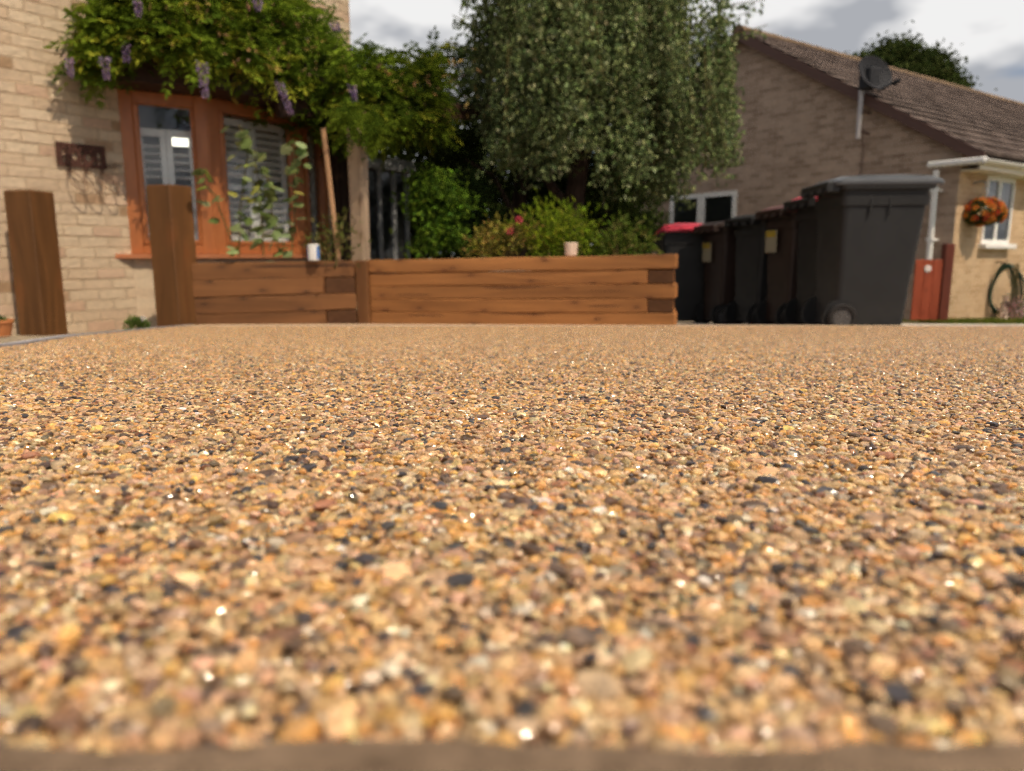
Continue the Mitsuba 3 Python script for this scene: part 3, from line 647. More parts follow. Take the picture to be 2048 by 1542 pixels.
# roof of leaves over the passage behind, keeping it dark
N = 900
x_ = rw.uniform(-2.3, -.95, N); y_ = rw.uniform(6.9, 9.6, N)
P = np.column_stack([x_, y_, 1.35 + .12 * (y_ - 6.7) + rw.uniform(-.12, .3, N)])
me, k = pinnate(P, np.column_stack([rw.normal(0, 1, N), rw.normal(-.3, 1, N), rw.normal(-.2, .3, N)]), rw.uniform(.2, .34, N), rw, 5, .5)
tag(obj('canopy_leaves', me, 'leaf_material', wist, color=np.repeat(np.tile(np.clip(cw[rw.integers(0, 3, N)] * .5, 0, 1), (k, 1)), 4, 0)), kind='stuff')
# a tuft of leaves over the head of the pergola post
x2, y2 = rw.uniform(672, 770, 120), rw.uniform(205, 275, 120)
me, k = pinnate(spots(x2, y2, rw.uniform(5.95, 6.5, 120)), np.column_stack([rw.normal(.1, .6, 120), rw.normal(-.5, .5, 120), rw.normal(-.5, .35, 120)]), rw.uniform(.12, .2, 120), rw, 6, .42)
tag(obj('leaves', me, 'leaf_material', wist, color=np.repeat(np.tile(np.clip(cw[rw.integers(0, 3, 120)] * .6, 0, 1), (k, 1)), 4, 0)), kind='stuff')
# stems
for pts in ([(700, 515, 7.0), (705, 420, 6.95), (712, 330, 6.9), (690, 200, 7.0), (600, 120, 6.9), (450, 80, 6.5), (300, 60, 6.2), (190, 90, 5.95)],
            [(712, 330, 6.9), (760, 240, 7.2), (840, 190, 7.7), (930, 150, 8.3)],
            [(600, 120, 6.9), (560, 40, 6.9), (480, 10, 6.8)]):
    obj('stem', tube([at(*p) for p in pts], np.linspace(.03, .008, len(pts)) if len(pts) > 4 else .006, 6), 'bark_material', wist, smooth=True)
def raceme(p, L, r, lean, rg):
    n = int(70 + 300 * L); f = rg.uniform(0, 1, n) ** .9
    ang = rg.uniform(0, 6.283, n); rad = r * (1 - .75 * f) * rg.uniform(.5, 1, n)
    c = p + np.column_stack([np.cos(ang) * rad + lean * f * L, np.sin(ang) * rad, -f * L])
    return leaf_mesh(c, np.column_stack([np.cos(ang), np.sin(ang), rg.normal(-.3, .5, n)]), rg.uniform(.014, .024, n), rg.uniform(.012, .02, n), rg), n
for px_, py_, L_, r_, lean in ((137, 115, 35, 8, .05), (208, 112, 42, 11, .05), (250, 85, 34, 10, 0), (275, 0, 30, 9, 0), (404, 125, 62, 13, .02), (556, 160, 62, 11, .35), (515, 0, 18, 10, 0), (668, 48, 12, 14, .5), (703, 172, 26, 9, .2)):
    Y_ = np.interp(px_, PX, YB) - .27 - .42 * np.interp(px_, PX[:9], OUT); s_ = Y_ / F_PX
    me, n = raceme(at(px_, py_, Y_), L_ * s_, r_ * s_ * .72, lean, rw)
    obj('flower_cluster', me, 'petal_material', wist, color=tints(n, [(.34, .25, .42), (.44, .34, .50), (.26, .17, .36), (.50, .38, .44)], [4, 3, 2, 2], rw))
# tan seed pods and spent flowers
n = 260; x_ = rw.uniform(150, 960, n); y_ = np.interp(x_, PX, TOPY) + rw.uniform(.25, .95, n) * (np.interp(x_, PX, BOTY) - np.interp(x_, PX, TOPY))
me = leaf_mesh(spots(x_, y_, np.interp(x_, PX, YB) - .1 - np.interp(x_, PX[:9], OUT) * rw.uniform(.2, .5, n)), np.column_stack([rw.normal(0, .6, n), rw.normal(-.4, .4, n), rw.normal(-.5, .5, n)]), rw.uniform(.05, .09, n), rw.uniform(.02, .035, n), rw)
tag(obj('young_shoots', me, 'leaf_material', wist, color=tints(n, [(.42, .27, .12), (.45, .33, .12), (.40, .24, .16)], [3, 3, 2], rw)), kind='stuff')

# climber with broad leaves on strings before the window
cl = thing('climbing_vine', 'sparse climber with broad pale green leaves before the right bay pane', 'climbing plant')
rc = np.random.default_rng(9)
strings = [[(478, 515, 5.75), (480, 420, 5.78), (492, 330, 5.8), (500, 290, 5.8), (478, 250, 5.85)], [(528, 515, 5.85), (520, 400, 5.85), (508, 300, 5.85)], [(560, 515, 5.95), (545, 430, 5.95), (535, 350, 5.95)],
           [(583, 515, 6.0), (590, 420, 6.0), (590, 340, 6.0), (587, 282, 6.0)], [(462, 480, 5.7), (440, 420, 5.65), (430, 390, 5.6), (395, 355, 5.55), (385, 345, 5.5)]]
for s_ in strings: obj('stem', tube([at(*p) for p in s_], .006, 5), 'stem_material', cl, smooth=True)
nleaf = [34, 34, 26, 28, 12]
for s_, nn in zip(strings, nleaf):
    pp = np.array([at(*p) for p in s_]); w = np.linspace(0, 1, len(pp))
    for i in range(nn):
        f = (i + rc.uniform(0, 1)) / nn
        c = np.array([np.interp(f, w, pp[:, k]) for k in range(3)]) + rc.normal(0, .04, 3) * [1, 1, .6]
        L_ = rc.uniform(.07, .125)
        d = unit(np.array([rc.normal(0, .7), -0.7, rc.normal(-.35, .4)])); sd = unit(np.cross(d, UP + .4 * rc.normal(size=3))); up_ = np.cross(sd, d)
        W = L_ * .42
        v = np.array([c, c + d * L_ * .15 + sd * W * .8, c + d * L_ * .5 + sd * W - up_ * .004, c + d * L_ * .85 + sd * W * .4, c + d * L_, c + d * L_ * .85 - sd * W * .4, c + d * L_ * .5 - sd * W - up_ * .004, c + d * L_ * .15 - sd * W * .8, c + d * L_ * .5 + up_ * .010])
        me = trimesh.Trimesh(v, [(i_, (i_ + 1) % 8, 8) for i_ in range(8)], process=False)
        obj('leaf', me, 'leaf_material', cl, color=np.tile(tints(1, [(.22, .28, .11), (.29, .34, .16), (.15, .20, .065), (.36, .36, .08)], [4, 3, 3, 1], rc, per=1), (9, 1)))

def bush(name, label, cat_, sp_, cols, wts, n, L, W, seed, stems=10, mat_='leaf_material', clump=26, spread=.12, rise=.35):
    """A bush: leafy shoots that start at the bottom and end in clumps. sp_: list of (px, py, Y, radius px)."""
    rg = np.random.default_rng(seed); k = thing(name, label, cat_)
    C, A = [], []
    w = np.array([s[3] ** 2 for s in sp_], float); w /= w.sum()
    ends = []
    for j in range(clump):
        s = sp_[rg.choice(len(sp_), p=w)]
        a, r = rg.uniform(0, 6.283), s[3] * math.sqrt(rg.uniform(0, 1))
        e_ = at(s[0] + r * math.cos(a), s[1] + r * math.sin(a), s[2] + rg.normal(0, .6) * s[3] * s[2] / F_PX); ends.append(e_)
        m = n // clump
        c = e_ + rg.normal(0, spread * .5, (m, 3)); C.append(c); A.append(unit(c - e_) + [0, -.2, rise] + .3 * rg.normal(size=(m, 3)))
    C, A = np.concatenate(C), np.concatenate(A)
    me = leaf_mesh(C, A, rg.uniform(L * .6, L * 1.2, len(C)), rg.uniform(W * .7, W * 1.2, len(C)), rg, .2)
    tone = np.repeat(np.exp(rg.normal(0, .18, clump)), n // clump)[:, None]
    c = tints(len(C), cols, wts, rg, per=1) * tone
    tag(obj('leaves', me, mat_, k, color=np.repeat(np.clip(c, .004, .8), 4, 0)), kind='stuff')
    base = at(sp_[0][0], 520, sp_[0][2])
    st = []
    for e_ in ends[:stems]:
        m = (base * [0.4, .5, 1] + e_ * [.6, .5, 0]) ; m[2] = (base[2] + e_[2]) / 2
        st.append(tube([[base[0] * .5 + e_[0] * .5, base[1] * .5 + e_[1] * .5, base[2] - .05], m, e_], [.008, .006, .003], 5))
    obj('stems', cat(st), 'stem_material', k)
    return k, ends
yg = [(.22, .30, .022), (.17, .25, .02), (.30, .34, .04), (.12, .17, .02)]
bush('leafy_shrub', 'bright yellow green leafy shrub in the middle of the planter', 'shrub', [(1115, 440, 5.95, 30), (1090, 470, 5.95, 45), (1150, 470, 5.9, 40), (1120, 495, 5.9, 50), (1170, 495, 5.85, 20)], yg, [4, 3, 2, 2], 1500, .06, .022, 21, 14, clump=44, spread=.13, rise=.5)
fk, fe = bush('flowering_shrub', 'low shrub with yellowish leaves and pink flowers at left in planter', 'shrub', [(985, 490, 5.9, 30), (960, 495, 5.9, 20), (1020, 485, 5.9, 28), (1040, 470, 5.9, 22), (1000, 470, 5.9, 15)], [(.30, .28, .06), (.20, .20, .03), (.36, .26, .08), (.15, .13, .03)], [3, 3, 2, 2], 800, .05, .024, 22, 10, clump=34, spread=.10)
for px_, py_ in ((1038, 440), (1020, 463)):
    c = at(px_, py_, 5.82); n = 60; rg = np.random.default_rng(px_)
    d = unit(rg.normal(size=(n, 3)))
    obj('flower', leaf_mesh(c + d * .012, d, np.full(n, .022), np.full(n, .02), rg), 'petal_material', fk, color=tints(n, [(.66, .10, .16), (.72, .16, .22)], [1, 1], rg))
bush('bramble_plant', 'dark green leafy plant beside the planter end by the bins', 'plant', [(1245, 470, 5.6, 28), (1225, 495, 5.6, 30), (1270, 495, 5.55, 24), (1290, 490, 5.5, 12)], [(.09, .14, .02), (.13, .18, .035), (.20, .20, .06)], [3, 3, 1], 480, .055, .026, 23, 10, clump=30, spread=.12)
bush('low_plant', 'low mat of small green leaves between shrub and bins', 'plant', [(1200, 505, 5.7, 14), (1215, 500, 5.65, 14)], [(.12, .17, .02), (.09, .13, .02)], [1, 1], 300, .035, .02, 24, 4, clump=16, spread=.07)
bush('rose_bush', 'thin dull green bush around the leaning stick in the planter', 'shrub', [(665, 470, 5.95, 26), (680, 440, 5.95, 14), (690, 500, 5.9, 18), (650, 500, 5.95, 16)], [(.10, .12, .03), (.16, .16, .05), (.22, .18, .08)], [3, 2, 1], 300, .05, .024, 25, 10, clump=26, spread=.12)
st = thing('wooden_stick', 'pale wooden stick leaning upright out of the planter', 'stick')
board_obj('shaft', tube([[0, 0, -.40], [0, 0, .3], [0, 0, .94]], .02, 8), frame(at(668, 440, 5.95), [1, 0, .0]) @ trimesh.transformations.rotation_matrix(-math.radians(4.5), [0, 1, 0]) @ trimesh.transformations.translation_matrix([0, 0, -.25]), 'stick_material', st, along=2)
# can and small candle pot on the planter's edge
def lathe(prof, c, n=24, sm=40):
    a = np.arange(n) * 2 * np.pi / n
    return skin([np.column_stack([r * np.cos(a), r * np.sin(a), a * 0 + z]) + c for r, z in prof])
cc = at(628, 520, 5.80); cc[2] = cc[2] - .005
ck = thing('drink_can', 'white can with blue stripes standing on the left planter', 'can')
obj('body', lathe([(.040, 0), (.046, .008), (.046, .115), (.040, .125), (.037, .122), (.030, .118)], cc), 'white_plastic_material', ck, smooth=40)
for a0 in (3.0, 5.45):
    aa = np.linspace(a0, a0 + .85, 6)
    v = np.vstack([np.column_stack([.0466 * np.cos(aa), .0466 * np.sin(aa), aa * 0 + z]) + cc for z in (.012, .112)])
    obj('stripe', trimesh.Trimesh(v, [f for i in range(5) for f in ((i, i + 1, i + 7), (i, i + 7, i + 6))], process=False), 'blue_material', ck)
cc = at(1142, 513, 5.52)
tk = thing('candle_pot', 'small pinkish candle pot on the front edge of the planter', 'candle pot')
obj('cup', lathe([(.034, 0), (.044, .01), (.048, .095), (.044, .1), (.041, .09), (.02, .085)], cc), 'wax_material', tk, smooth=40)
obj('wick', tube([cc + [0, 0, .085], cc + [0.002, 0, .104]], .003, 5), 'dark_timber_material', tk)

# ---------------------------------------------------------------- pergola, garden room
pg = thing('pergola', 'weathered timber pergola post and beam under the wisteria', 'pergola')
p0, p1 = at(726, 520, 6.3), at(713, 255, 6.3)
mP = frame([p1[0], p1[1], 0], [.9, -.25, 0])
me = box(-.061, .061, -.061, .061, gz(6.3) - .05, p1[2], .014).subdivide_to_size(.12); v = np.array(me.vertices)
v[:, :2] *= 1 + .22 * (meshkit.fbm(v * [3, 3, 2.5] + 4, 3) - .5)[:, None]
board_obj('post', trimesh.Trimesh(v, me.faces, process=False), mP, 'weathered_wood_material', pg, along=2)
a_, b_ = at(620, 235, 6.9), at(1000, 240, 8.8)
m4 = frame(a_, b_ - a_); obj('beam', moved(box(-.3, np.linalg.norm(b_ - a_), 0, .07, 0, .16, .006), m4), 'dark_timber_material', pg)
gk = thing('garden_room', 'dark glazed garden room with grey frame behind the pergola post', 'garden room')
q0 = at(640, 511, 8.3)[:2]; q0 = q0; ztop = at(660, 305, 8.35)[2]
mG = np.eye(4); mG[:3, 0] = [HD[0], HD[1], 0]; mG[:3, 1] = [-HN[0], -HN[1], 0]; mG[:3, 3] = [q0[0], q0[1], 0]
def tG(px):
    r = at(px, 511, 1.0)[:2]; return np.linalg.solve(np.column_stack([HD, -r]), -q0)[0]
LG, zb_ = tG(818), -0.75
obj('wall', moved(box(-.3, LG, .06, 2.2, zb_, ztop - .05), mG), 'dark_timber_material', gk)
edges = [tG(655), tG(715), tG(764), tG(792), LG]
for a, b_ in zip(edges[:-1], edges[1:]):
    pk = obj('pane', moved(box(a + .03, b_ - .03, .03, .04, zb_ + .8 if a > 1.2 else zb_ + .05, ztop - .12), mG), 'dark_glass_material', gk)
    obj('panel', moved(box(a + .03, b_ - .03, .028, .05, zb_ + .05, zb_ + .78, .004), mG), 'dark_timber_material', gk) if a > 1.2 else None
for a in edges: obj('mullion', moved(box(a - .03, a + .03, 0, .058, zb_, ztop - .1, .004), mG), 'dark_frame_material', gk)
obj('gutter', moved(box(-.3, LG + .1, -.06, .05, ztop - .098, ztop - .01, .01), mG), 'dark_frame_material', gk)
obj('roof', moved(box(-.3, LG + .1, -.02, 2.3, ztop - .009, ztop + .05, .004), mG), 'dark_frame_material', gk)

# ---------------------------------------------------------------- trees and hedges
def tree_leaves(P, droop, L, W, rg, cols, wts, tone=None, out=None):
    n = len(P)
    ax = np.column_stack([rg.normal(0, .6, n), rg.normal(0, .6, n), rg.normal(-droop, .45, n)])
    if out is not None: ax += out
    me = leaf_mesh(P, ax, rg.uniform(L * .65, L * 1.15, n), rg.uniform(W * .7, W * 1.15, n), rg, .15)
    c = tints(n, cols, wts, rg, per=1)
    if tone is not None: c = c * tone[:, None]
    return me, np.repeat(np.clip(c, .004, .6), 4, 0)
def limb(p, q_, r0, r1, rg, n=7, wob=.08):
    w = np.linspace(0, 1, n)[:, None]; L = np.linalg.norm(np.subtract(q_, p))
    pts = np.array(p) * (1 - w) + np.array(q_) * w + rg.normal(0, wob * L * .3, (n, 3)) * np.sin(w * np.pi)
    return tube(pts, np.linspace(r0, r1, n), 7)
birch = thing('weeping_birch', 'large weeping birch with hanging curtains of small grey green leaves', 'tree')
rb = np.random.default_rng(31)
foot = at(1135, 505, 8.5); foot[2] = gz(8.5)
fork = at(1150, 385, 8.5); mid_ = at(1172, 250, 8.5); top_ = at(1185, -60, 8.6)
obj('trunk', cat([tube([foot - [0, 0, .1], (foot + fork) / 2, fork, mid_, (mid_ + top_) / 2, top_], [.15, .125, .11, .10, .08, .05], 9)]), 'bark_material', birch, smooth=True)
limbs = []
tips = []
for px_, py_, Y_ in ((1020, 120, 8.0), (1080, -40, 8.2), (1290, -60, 8.2), (1370, 60, 8.3), (1400, -20, 8.9), (1060, 60, 9.2), (1300, 120, 7.8), (1250, 20, 9.4), (1120, 40, 7.6), (1200, 60, 7.5), (1430, 130, 8.7)):
    q_ = at(px_, py_, Y_); s = mid_ * .5 + top_ * .5 if py_ < 30 else mid_ * .8 + top_ * .2
    limbs.append(limb(s, q_, .05, .012, rb)); tips.append(q_)
limbs.append(limb(at(1145, 420, 8.5), at(1040, 300, 8.6), .07, .03, rb)); limbs.append(limb(at(1040, 300, 8.6), at(985, 200, 8.3), .04, .015, rb))
obj('limbs', cat(limbs), 'bark_material', birch, smooth=True)
# hanging strands: each starts on the crown's dome and falls to the hem
XL = [950, 985, 1020, 1060, 1110, 1170, 1230, 1290, 1340, 1400, 1440, 1465]
HEM = [125, 235, 295, 305, 300, 285, 310, 362, 372, 350, 318, 275]
pts, tone, strands = [], [], []
NS = 950
BUN = [(rb.uniform(0, 2 * np.pi), math.sqrt(rb.uniform(0, 1)), rb.normal(0, 30), rb.normal(0, .26), rb.uniform(0, 1)) for _ in range(105)]
for j in range(NS):
    a, rr, dh, dt, lift = BUN[j % len(BUN)]
    X = 1202 + 250 * rr * math.cos(a) + rb.normal(0, 13); Yd = 8.45 + 1.35 * rr * math.sin(a) + rb.normal(0, .07)
    front = Yd < 8.6
    hem = np.interp(X, XL, HEM) + dh + rb.normal(0, 20) - (0 if front else 70)
    top_y = -190 + 150 * rr ** 3 + rb.uniform(0, 190) * rr
    if lift < .35: top_y += lift * 600 + rb.uniform(0, 40)
    elif lift < .6: hem -= (lift - .35) * 800
    if hem - top_y < 60: continue
    nk = int((hem - top_y) / 3.4)
    f = np.sort(rb.uniform(0, 1, nk))
    sway = rb.normal(0, 14); yy = top_y + f * (hem - top_y)
    xx = X + (X - 1202) * .10 * np.sin(f * 1.6) + sway * f + rb.normal(0, 8, nk)
    p = spots(xx, yy, Yd + rb.normal(0, .05, nk)); pts.append(p); tone.append(np.full(nk, math.exp(dt + rb.normal(-.03, .16))))
    if j % 6 == 0: strands.append(tube(spots(X + (X - 1202) * .10 * np.sin(np.linspace(0, 1, 5) * 1.6) + sway * np.linspace(0, 1, 5), np.linspace(top_y, hem, 5), np.full(5, Yd)), .004, 4))
# a few loose sprays at the outline
for x0, y0, x1, y1 in ((960, 60, 905, 30), (975, 20, 925, -10), (1440, 40, 1500, 25), (1445, 75, 1535, 50), (1450, 10, 1530, 0), (940, 100, 890, 80)):
    nk = 40; f = rb.uniform(0, 1, nk); yy = y0 + f * (y1 - y0) + rb.uniform(0, 22, nk) * f
    pts.append(spots(x0 + f * (x1 - x0), yy, np.full(nk, 8.5) + rb.normal(0, .05, nk))); tone.append(np.ones(nk))
    strands.append(tube(spots(np.array([x0, (x0 + x1) / 2, x1]), np.array([y0, (y0 + y1) / 2, y1]), np.full(3, 8.5)), .005, 4))
P = np.concatenate(pts); tn = np.concatenate(tone)
me, c = tree_leaves(P, .9, .058, .042, rb, [(.145, .19, .075), (.205, .245, .105), (.085, .115, .045), (.33, .36, .19)], [4, 3, 3, 1.2], tn)
obj('crown', me, 'glossy_leaf_material', birch, color=c)
obj('twigs', cat(strands), 'stem_material', birch)

def mass(name, label, cat_, sp_, cols, wts, n, L, seed, trunk=None, clump=.16, per=60, mat_='leaf_material', flat=1.0, stuff=None):
    """A tree or hedge: leaf clumps filling balls given as (px, py, Y, rx px, ry px)."""
    rg = np.random.default_rng(seed); k = thing(name, label, cat_, kind=stuff)
    w = np.array([s[3] * s[4] for s in sp_], float); w /= w.sum()
    P, tn = [], []
    for j in range(n // per):
        s = sp_[rg.choice(len(sp_), p=w)]
        d = unit(rg.normal(size=3)) * rg.uniform(.25, 1) ** .5
        sc = s[2] / F_PX
        c = at(s[0] + d[0] * s[3], s[1] + d[2] * s[4], s[2] + d[1] * s[3] * sc * flat)
        P.append(c + rg.normal(0, clump * .5, (per, 3)) * [1.2, 1.2, .8]); tn.append(np.full(per, math.exp(rg.normal(0, .25))))
    P, tn = np.concatenate(P), np.concatenate(tn)
    me, c = tree_leaves(P, .15, L, L * .55, rg, cols, wts, tn)
    obj('crown', me, mat_, k, color=c)
    for t in (trunk or []): obj('trunk', tube([at(*p) for p in t[0]], np.linspace(t[1], t[2], len(t[0])), 7), 'bark_material', k, smooth=True)
    return k
dk_ = [(.030, .042, .011), (.04, .058, .016), (.02, .031, .009)]
mass('dark_tree', 'dark overgrown tree filling the garden behind the pergola', 'tree', [(900, 250, 9.8, 90, 90), (980, 330, 10.5, 110, 80), (1060, 250, 10.8, 110, 110), (900, 150, 10.4, 80, 70), (820, 260, 10.6, 80, 80)], dk_, [3, 2, 3], 15000, .075, 41,
     [([(1035, 520, 10.2), (1040, 400, 10.2), (1050, 250, 10.4)], .13, .08), ([(1040, 470, 9.9), (1012, 400, 9.9), (985, 350, 9.9), (930, 320, 9.8)], .045, .02)])
mass('evergreen_tree', 'very dark evergreen behind the birch trunk and bins', 'tree', [(1180, 300, 11.0, 130, 130), (1230, 420, 10.8, 120, 90), (1120, 430, 10.8, 110, 90), (1272, 430, 11.5, 42, 80), (1150, 330, 10.6, 90, 110)], [(.045, .065, .016), (.06, .085, .022), (.025, .04, .01)], [3, 2, 3], 19000, .08, 42, [([(1210, 520, 11.0), (1205, 380, 11.0), (1200, 250, 11.0)], .12, .08)])
mass('green_shrub', 'sunlit bright green shrub between garden room and birch', 'shrub', [(865, 405, 7.6, 38, 75), (848, 370, 7.6, 18, 40), (900, 440, 7.6, 42, 65), (860, 480, 7.5, 28, 36)], [(.12, .21, .022), (.16, .26, .03), (.07, .13, .02)], [3, 2, 3], 3200, .065, 43, clump=.14)
mass('green_shrub', 'dull mid green shrub right of the sunlit shrub behind planter', 'shrub', [(945, 440, 9.3, 50, 75), (990, 470, 9.3, 40, 50), (930, 380, 9.5, 40, 40)], [(.055, .09, .022), (.07, .11, .03), (.04, .065, .02)], [3, 2, 3], 3600, .06, 44, clump=.16)
mass('garden_hedge', 'tall dark hedge closing off the garden behind the trees', 'hedge', [(700 + 90 * i, 430, 14.5, 90, 120) for i in range(7)] + [(760 + 90 * i, 310, 15.0, 70, 70) for i in range(3)], dk_, [3, 3, 2], 15000, .22, 45, clump=.3)
mass('distant_tree', 'broad dark green tree rising behind the bungalow roof', 'tree', [(1760, 130, 34, 40, 30), (1800, 118, 34, 40, 32), (1850, 135, 34, 45, 38), (1740, 160, 34, 40, 40), (1880, 165, 34, 38, 30), (1820, 180, 34, 90, 60), (1915, 190, 34, 25, 20)], [(.05, .07, .02), (.07, .09, .028), (.035, .05, .015)], [3, 2, 2], 26000, .24, 46, [([(1825, 500, 34), (1825, 300, 34), (1820, 180, 34)], .35, .2)], clump=.55)

# ---------------------------------------------------------------- wheelie bins
def wheelie_bin(label, x, y, rot, body_m, lid_m, group='wheeled bins in a row by the planter', sticker=False, dome=1.0, foot_z=None):
    k = thing('wheelie_bin', label, 'wheelie bin', group)
    a = math.radians(rot); gz0 = gz(y) - .028 if foot_z is None else foot_z
    m = frame([x, y, gz0], [math.cos(a), math.sin(a), -SLOPE * math.sin(a)])
    # local x: from the back (wheels, 0) to the front, y: width, z: up
    ht = .985
    def sec(f, grow=0.0, r=.045): 
        return rrect(.015 - .02 * f - grow, .490 + .09 * f + grow, -.225 - .05 * f - grow, .225 + .05 * f + grow, r, .02 + f * ht, 5)
    rings = [sec(0, -.02), sec(0.012), sec(.25), sec(.26, -.004), sec(.5), sec(.86), sec(.865, .012), sec(.93, .014), sec(.935, .002), sec(.975, .004), sec(.976, .03), sec(1.0, .032), sec(1.0, .0)]
    obj('body', moved(skin(rings), m), body_m, k, smooth=35)
    # small moulded ribs under the rim on either side
    rib = [box(x_, x_ + .012, s * (.27 + .012) - .006, s * (.27 + .012) + .006, .80, .93, .003) for s in (-1, 1) for x_ in (.17, .30)]
    for r_ in rib: obj('rib', moved(r_, m), body_m, k)
    lz = .02 + ht + .002
    L = [rrect(-.075, .655, -.305, .305, .05, lz, 5), rrect(-.08, .66, -.31, .31, .055, lz + .006, 5), rrect(-.08, .66, -.31, .31, .055, lz + .024, 5), rrect(-.068, .648, -.298, .298, .06, lz + .040, 5), rrect(-.05, .63, -.28, .28, .07, lz + .050, 5), rrect(-.02, .60, -.27, .27, .09, lz + .052 + .012 * dome, 5), rrect(.10, .50, -.18, .18, .09, lz + .052 + .026 * dome, 5)]
    lk = obj('lid', moved(skin(L), m), lid_m, k, smooth=30)
    obj('lid_grip', moved(box(.60, .675, -.12, .12, lz + .012, lz + .034, .01), m), lid_m, k)
    # handle bar along the back, on brackets, with the hinge knuckles
    hb = [tube([[-.115, -.24, lz + .012], [-.115, .24, lz + .012]], .017, 8)] + [box(-.125, -.03, y_ - .022, y_ + .022, lz - .045, lz + .028, .008) for y_ in (-.25, -.08, .08, .25)]
    obj('handle', moved(cat(hb), m), body_m, k, smooth=35)
    for s in (-1, 1):
        ac = np.arange(24) * 2 * np.pi / 24
        obj('wheel_arch', moved(skin([np.column_stack([.045 + .122 * np.cos(ac), ac * 0 + y_, .105 + .122 * np.sin(ac)]) for y_ in (s * .20, s * .2365)]), m), 'black_bin_material', k)
        wc = np.array([.045, s * .262, .10])
        wh = [np.column_stack([.10 * q_[0] * np.cos(an), an * 0 + q_[1], .10 * q_[0] * np.sin(an)]) for an in [np.arange(28) * 2 * np.pi / 28] for q_ in ((.66, -.002), (.68, -.022), (.9, -.025), (1, -.016), (1, .016), (.9, .025), (.68, .022), (.66, .002))]
        wk = obj('wheel', moved(skin([r + wc for r in wh]), m), 'rubber_material', k, smooth=35)
        hu = [np.column_stack([.10 * q_[0] * np.cos(an), an * 0 + q_[1] * -s * -1, .10 * q_[0] * np.sin(an)]) for an in [np.arange(28) * 2 * np.pi / 28] for q_ in ((.64, s * -.01), (.62, s * .018), (.54, s * .018), (.50, s * .006), (.26, s * .006), (.22, s * .024), (.02, s * .026))]
        obj('hub', moved(skin([r + wc for r in hu]), m), 'hub_material', wk, smooth=30)
        obj('spoke', moved(cat([moved(box(.024, .052, s * .010 - .004, s * .010 + .004, -.006, .006), trimesh.transformations.translation_matrix(wc) @ trimesh.transformations.rotation_matrix(t * math.pi / 3, [0, 1, 0])) for t in range(6)]), m), 'hub_material', wk)
    obj('axle', moved(tube([[.045, -.25, .10], [.045, .25, .10]], .012, 8), m), 'rubber_material', k)
    if sticker:
        sk = obj('sticker', moved(box(-.016, -.010, -.02, .21, .66, .86, .001), m @ trimesh.transformations.rotation_matrix(-.022, [0, 1, 0])), 'sticker_material', k)
        obj('sticker_band', moved(box(-.0175, -.0161, .0, .2, .80, .855, .0005), m @ trimesh.transformations.rotation_matrix(-.022, [0, 1, 0])), 'yellow_material', k)
    return k
# local y of a bin at rot r points away from the camera for r near 0
wheelie_bin('nearest dark grey wheelie bin with pale grey lid and wheel towards the camera', 2.30, 5.50, -3, 'grey_bin_material', 'grey_lid_material')
wheelie_bin('black wheelie bin with red lid, second in the row from the camera', 2.43, 6.19, 1, 'black_bin_material', 'red_lid_material')
wheelie_bin('brown wheelie bin with pale sticker, third in the row from camera', 2.40, 6.80, 5, 'brown_bin_material', 'maroon_lid_material', sticker=True)
wheelie_bin('black wheelie bin between the two brown bins with stickers', 2.30, 7.40, 12, 'black_bin_material', 'black_bin_material')
wheelie_bin('farther brown wheelie bin with pale sticker, beside the red lidded end bin', 2.13, 8.00, 8, 'brown_bin_material', 'brown_bin_material', sticker=True)
wheelie_bin('black wheelie bin with bright red lid at the far end behind the planter', 1.98, 8.88, -93, 'black_bin_material', 'red_lid_material', dome=2.2)

# ---------------------------------------------------------------- bungalow
bun = thing('bungalow', 'brown brick bungalow with tiled roof, gable end in shade', 'bungalow')
def bp(a, b_, z): return np.array([W0[0] + WA[0] * a + WB[0] * b_, W0[1] + WA[1] * a + WB[1] * b_, z])
BM = np.eye(4); BM[:3, 0] = [WA[0], WA[1], 0]; BM[:3, 1] = [WB[0], WB[1], 0]; BM[:3, 3] = [W0[0], W0[1], 0]     # local x along the ridge, y into the house
def t_gable(px):
    r = at(px, 511, 1.0)[:2]; return np.linalg.solve(np.column_stack([WB, -r]), -W0)[0]
def a_front(px):
    r = at(px, 511, 1.0)[:2]; return np.linalg.solve(np.column_stack([WA, -r]), -W0)[0]
HALF = t_gable(1462)
zb = gz(11) - .1
apex = at(1452, 66, bp(0, HALF, 0)[1])[2]
ec = bp(-.12, -.32, 0); eave = at(1965, 312, ec[1])[2]
slope_b = (apex - eave) / (HALF + .32)
LEN = 15.0
zw = eave + slope_b * .32
gw = Polygon([(0, zb), (2 * HALF, zb), (2 * HALF, zw), (HALF, apex - .03), (0, zw)])
gt0, gt1 = t_gable(1469), t_gable(1338); wz1 = at(1469, 381, bp(0, gt0, 0)[1])[2]; wz0 = wz1 - 1.15
gw = gw.difference(sbox(gt0, wz0, gt1, wz1))
me = trimesh.creation.extrude_polygon(gw, .25, engine='earcut')
Mg = np.eye(4); Mg[:3, 0] = [WB[0], WB[1], 0]; Mg[:3, 1] = UP; Mg[:3, 2] = [WA[0], WA[1], 0]; Mg[:3, 3] = [W0[0], W0[1], 0]
me.apply_transform(Mg)
if me.volume < 0: me.invert()
obj('gable_wall', me, 'shaded_gable_brick_material', bun)
fa0, fa1 = a_front(1957), a_front(2012); fz1 = at(1960, 352, bp(fa0, 0, 0)[1])[2]; fz0 = at(1957, 487, bp(fa0, 0, 0)[1])[2]
fw = sbox(.251, zb, LEN, zw - .1).difference(sbox(fa0, fz0, fa1, fz1))
me = trimesh.creation.extrude_polygon(fw, .25, engine='earcut')
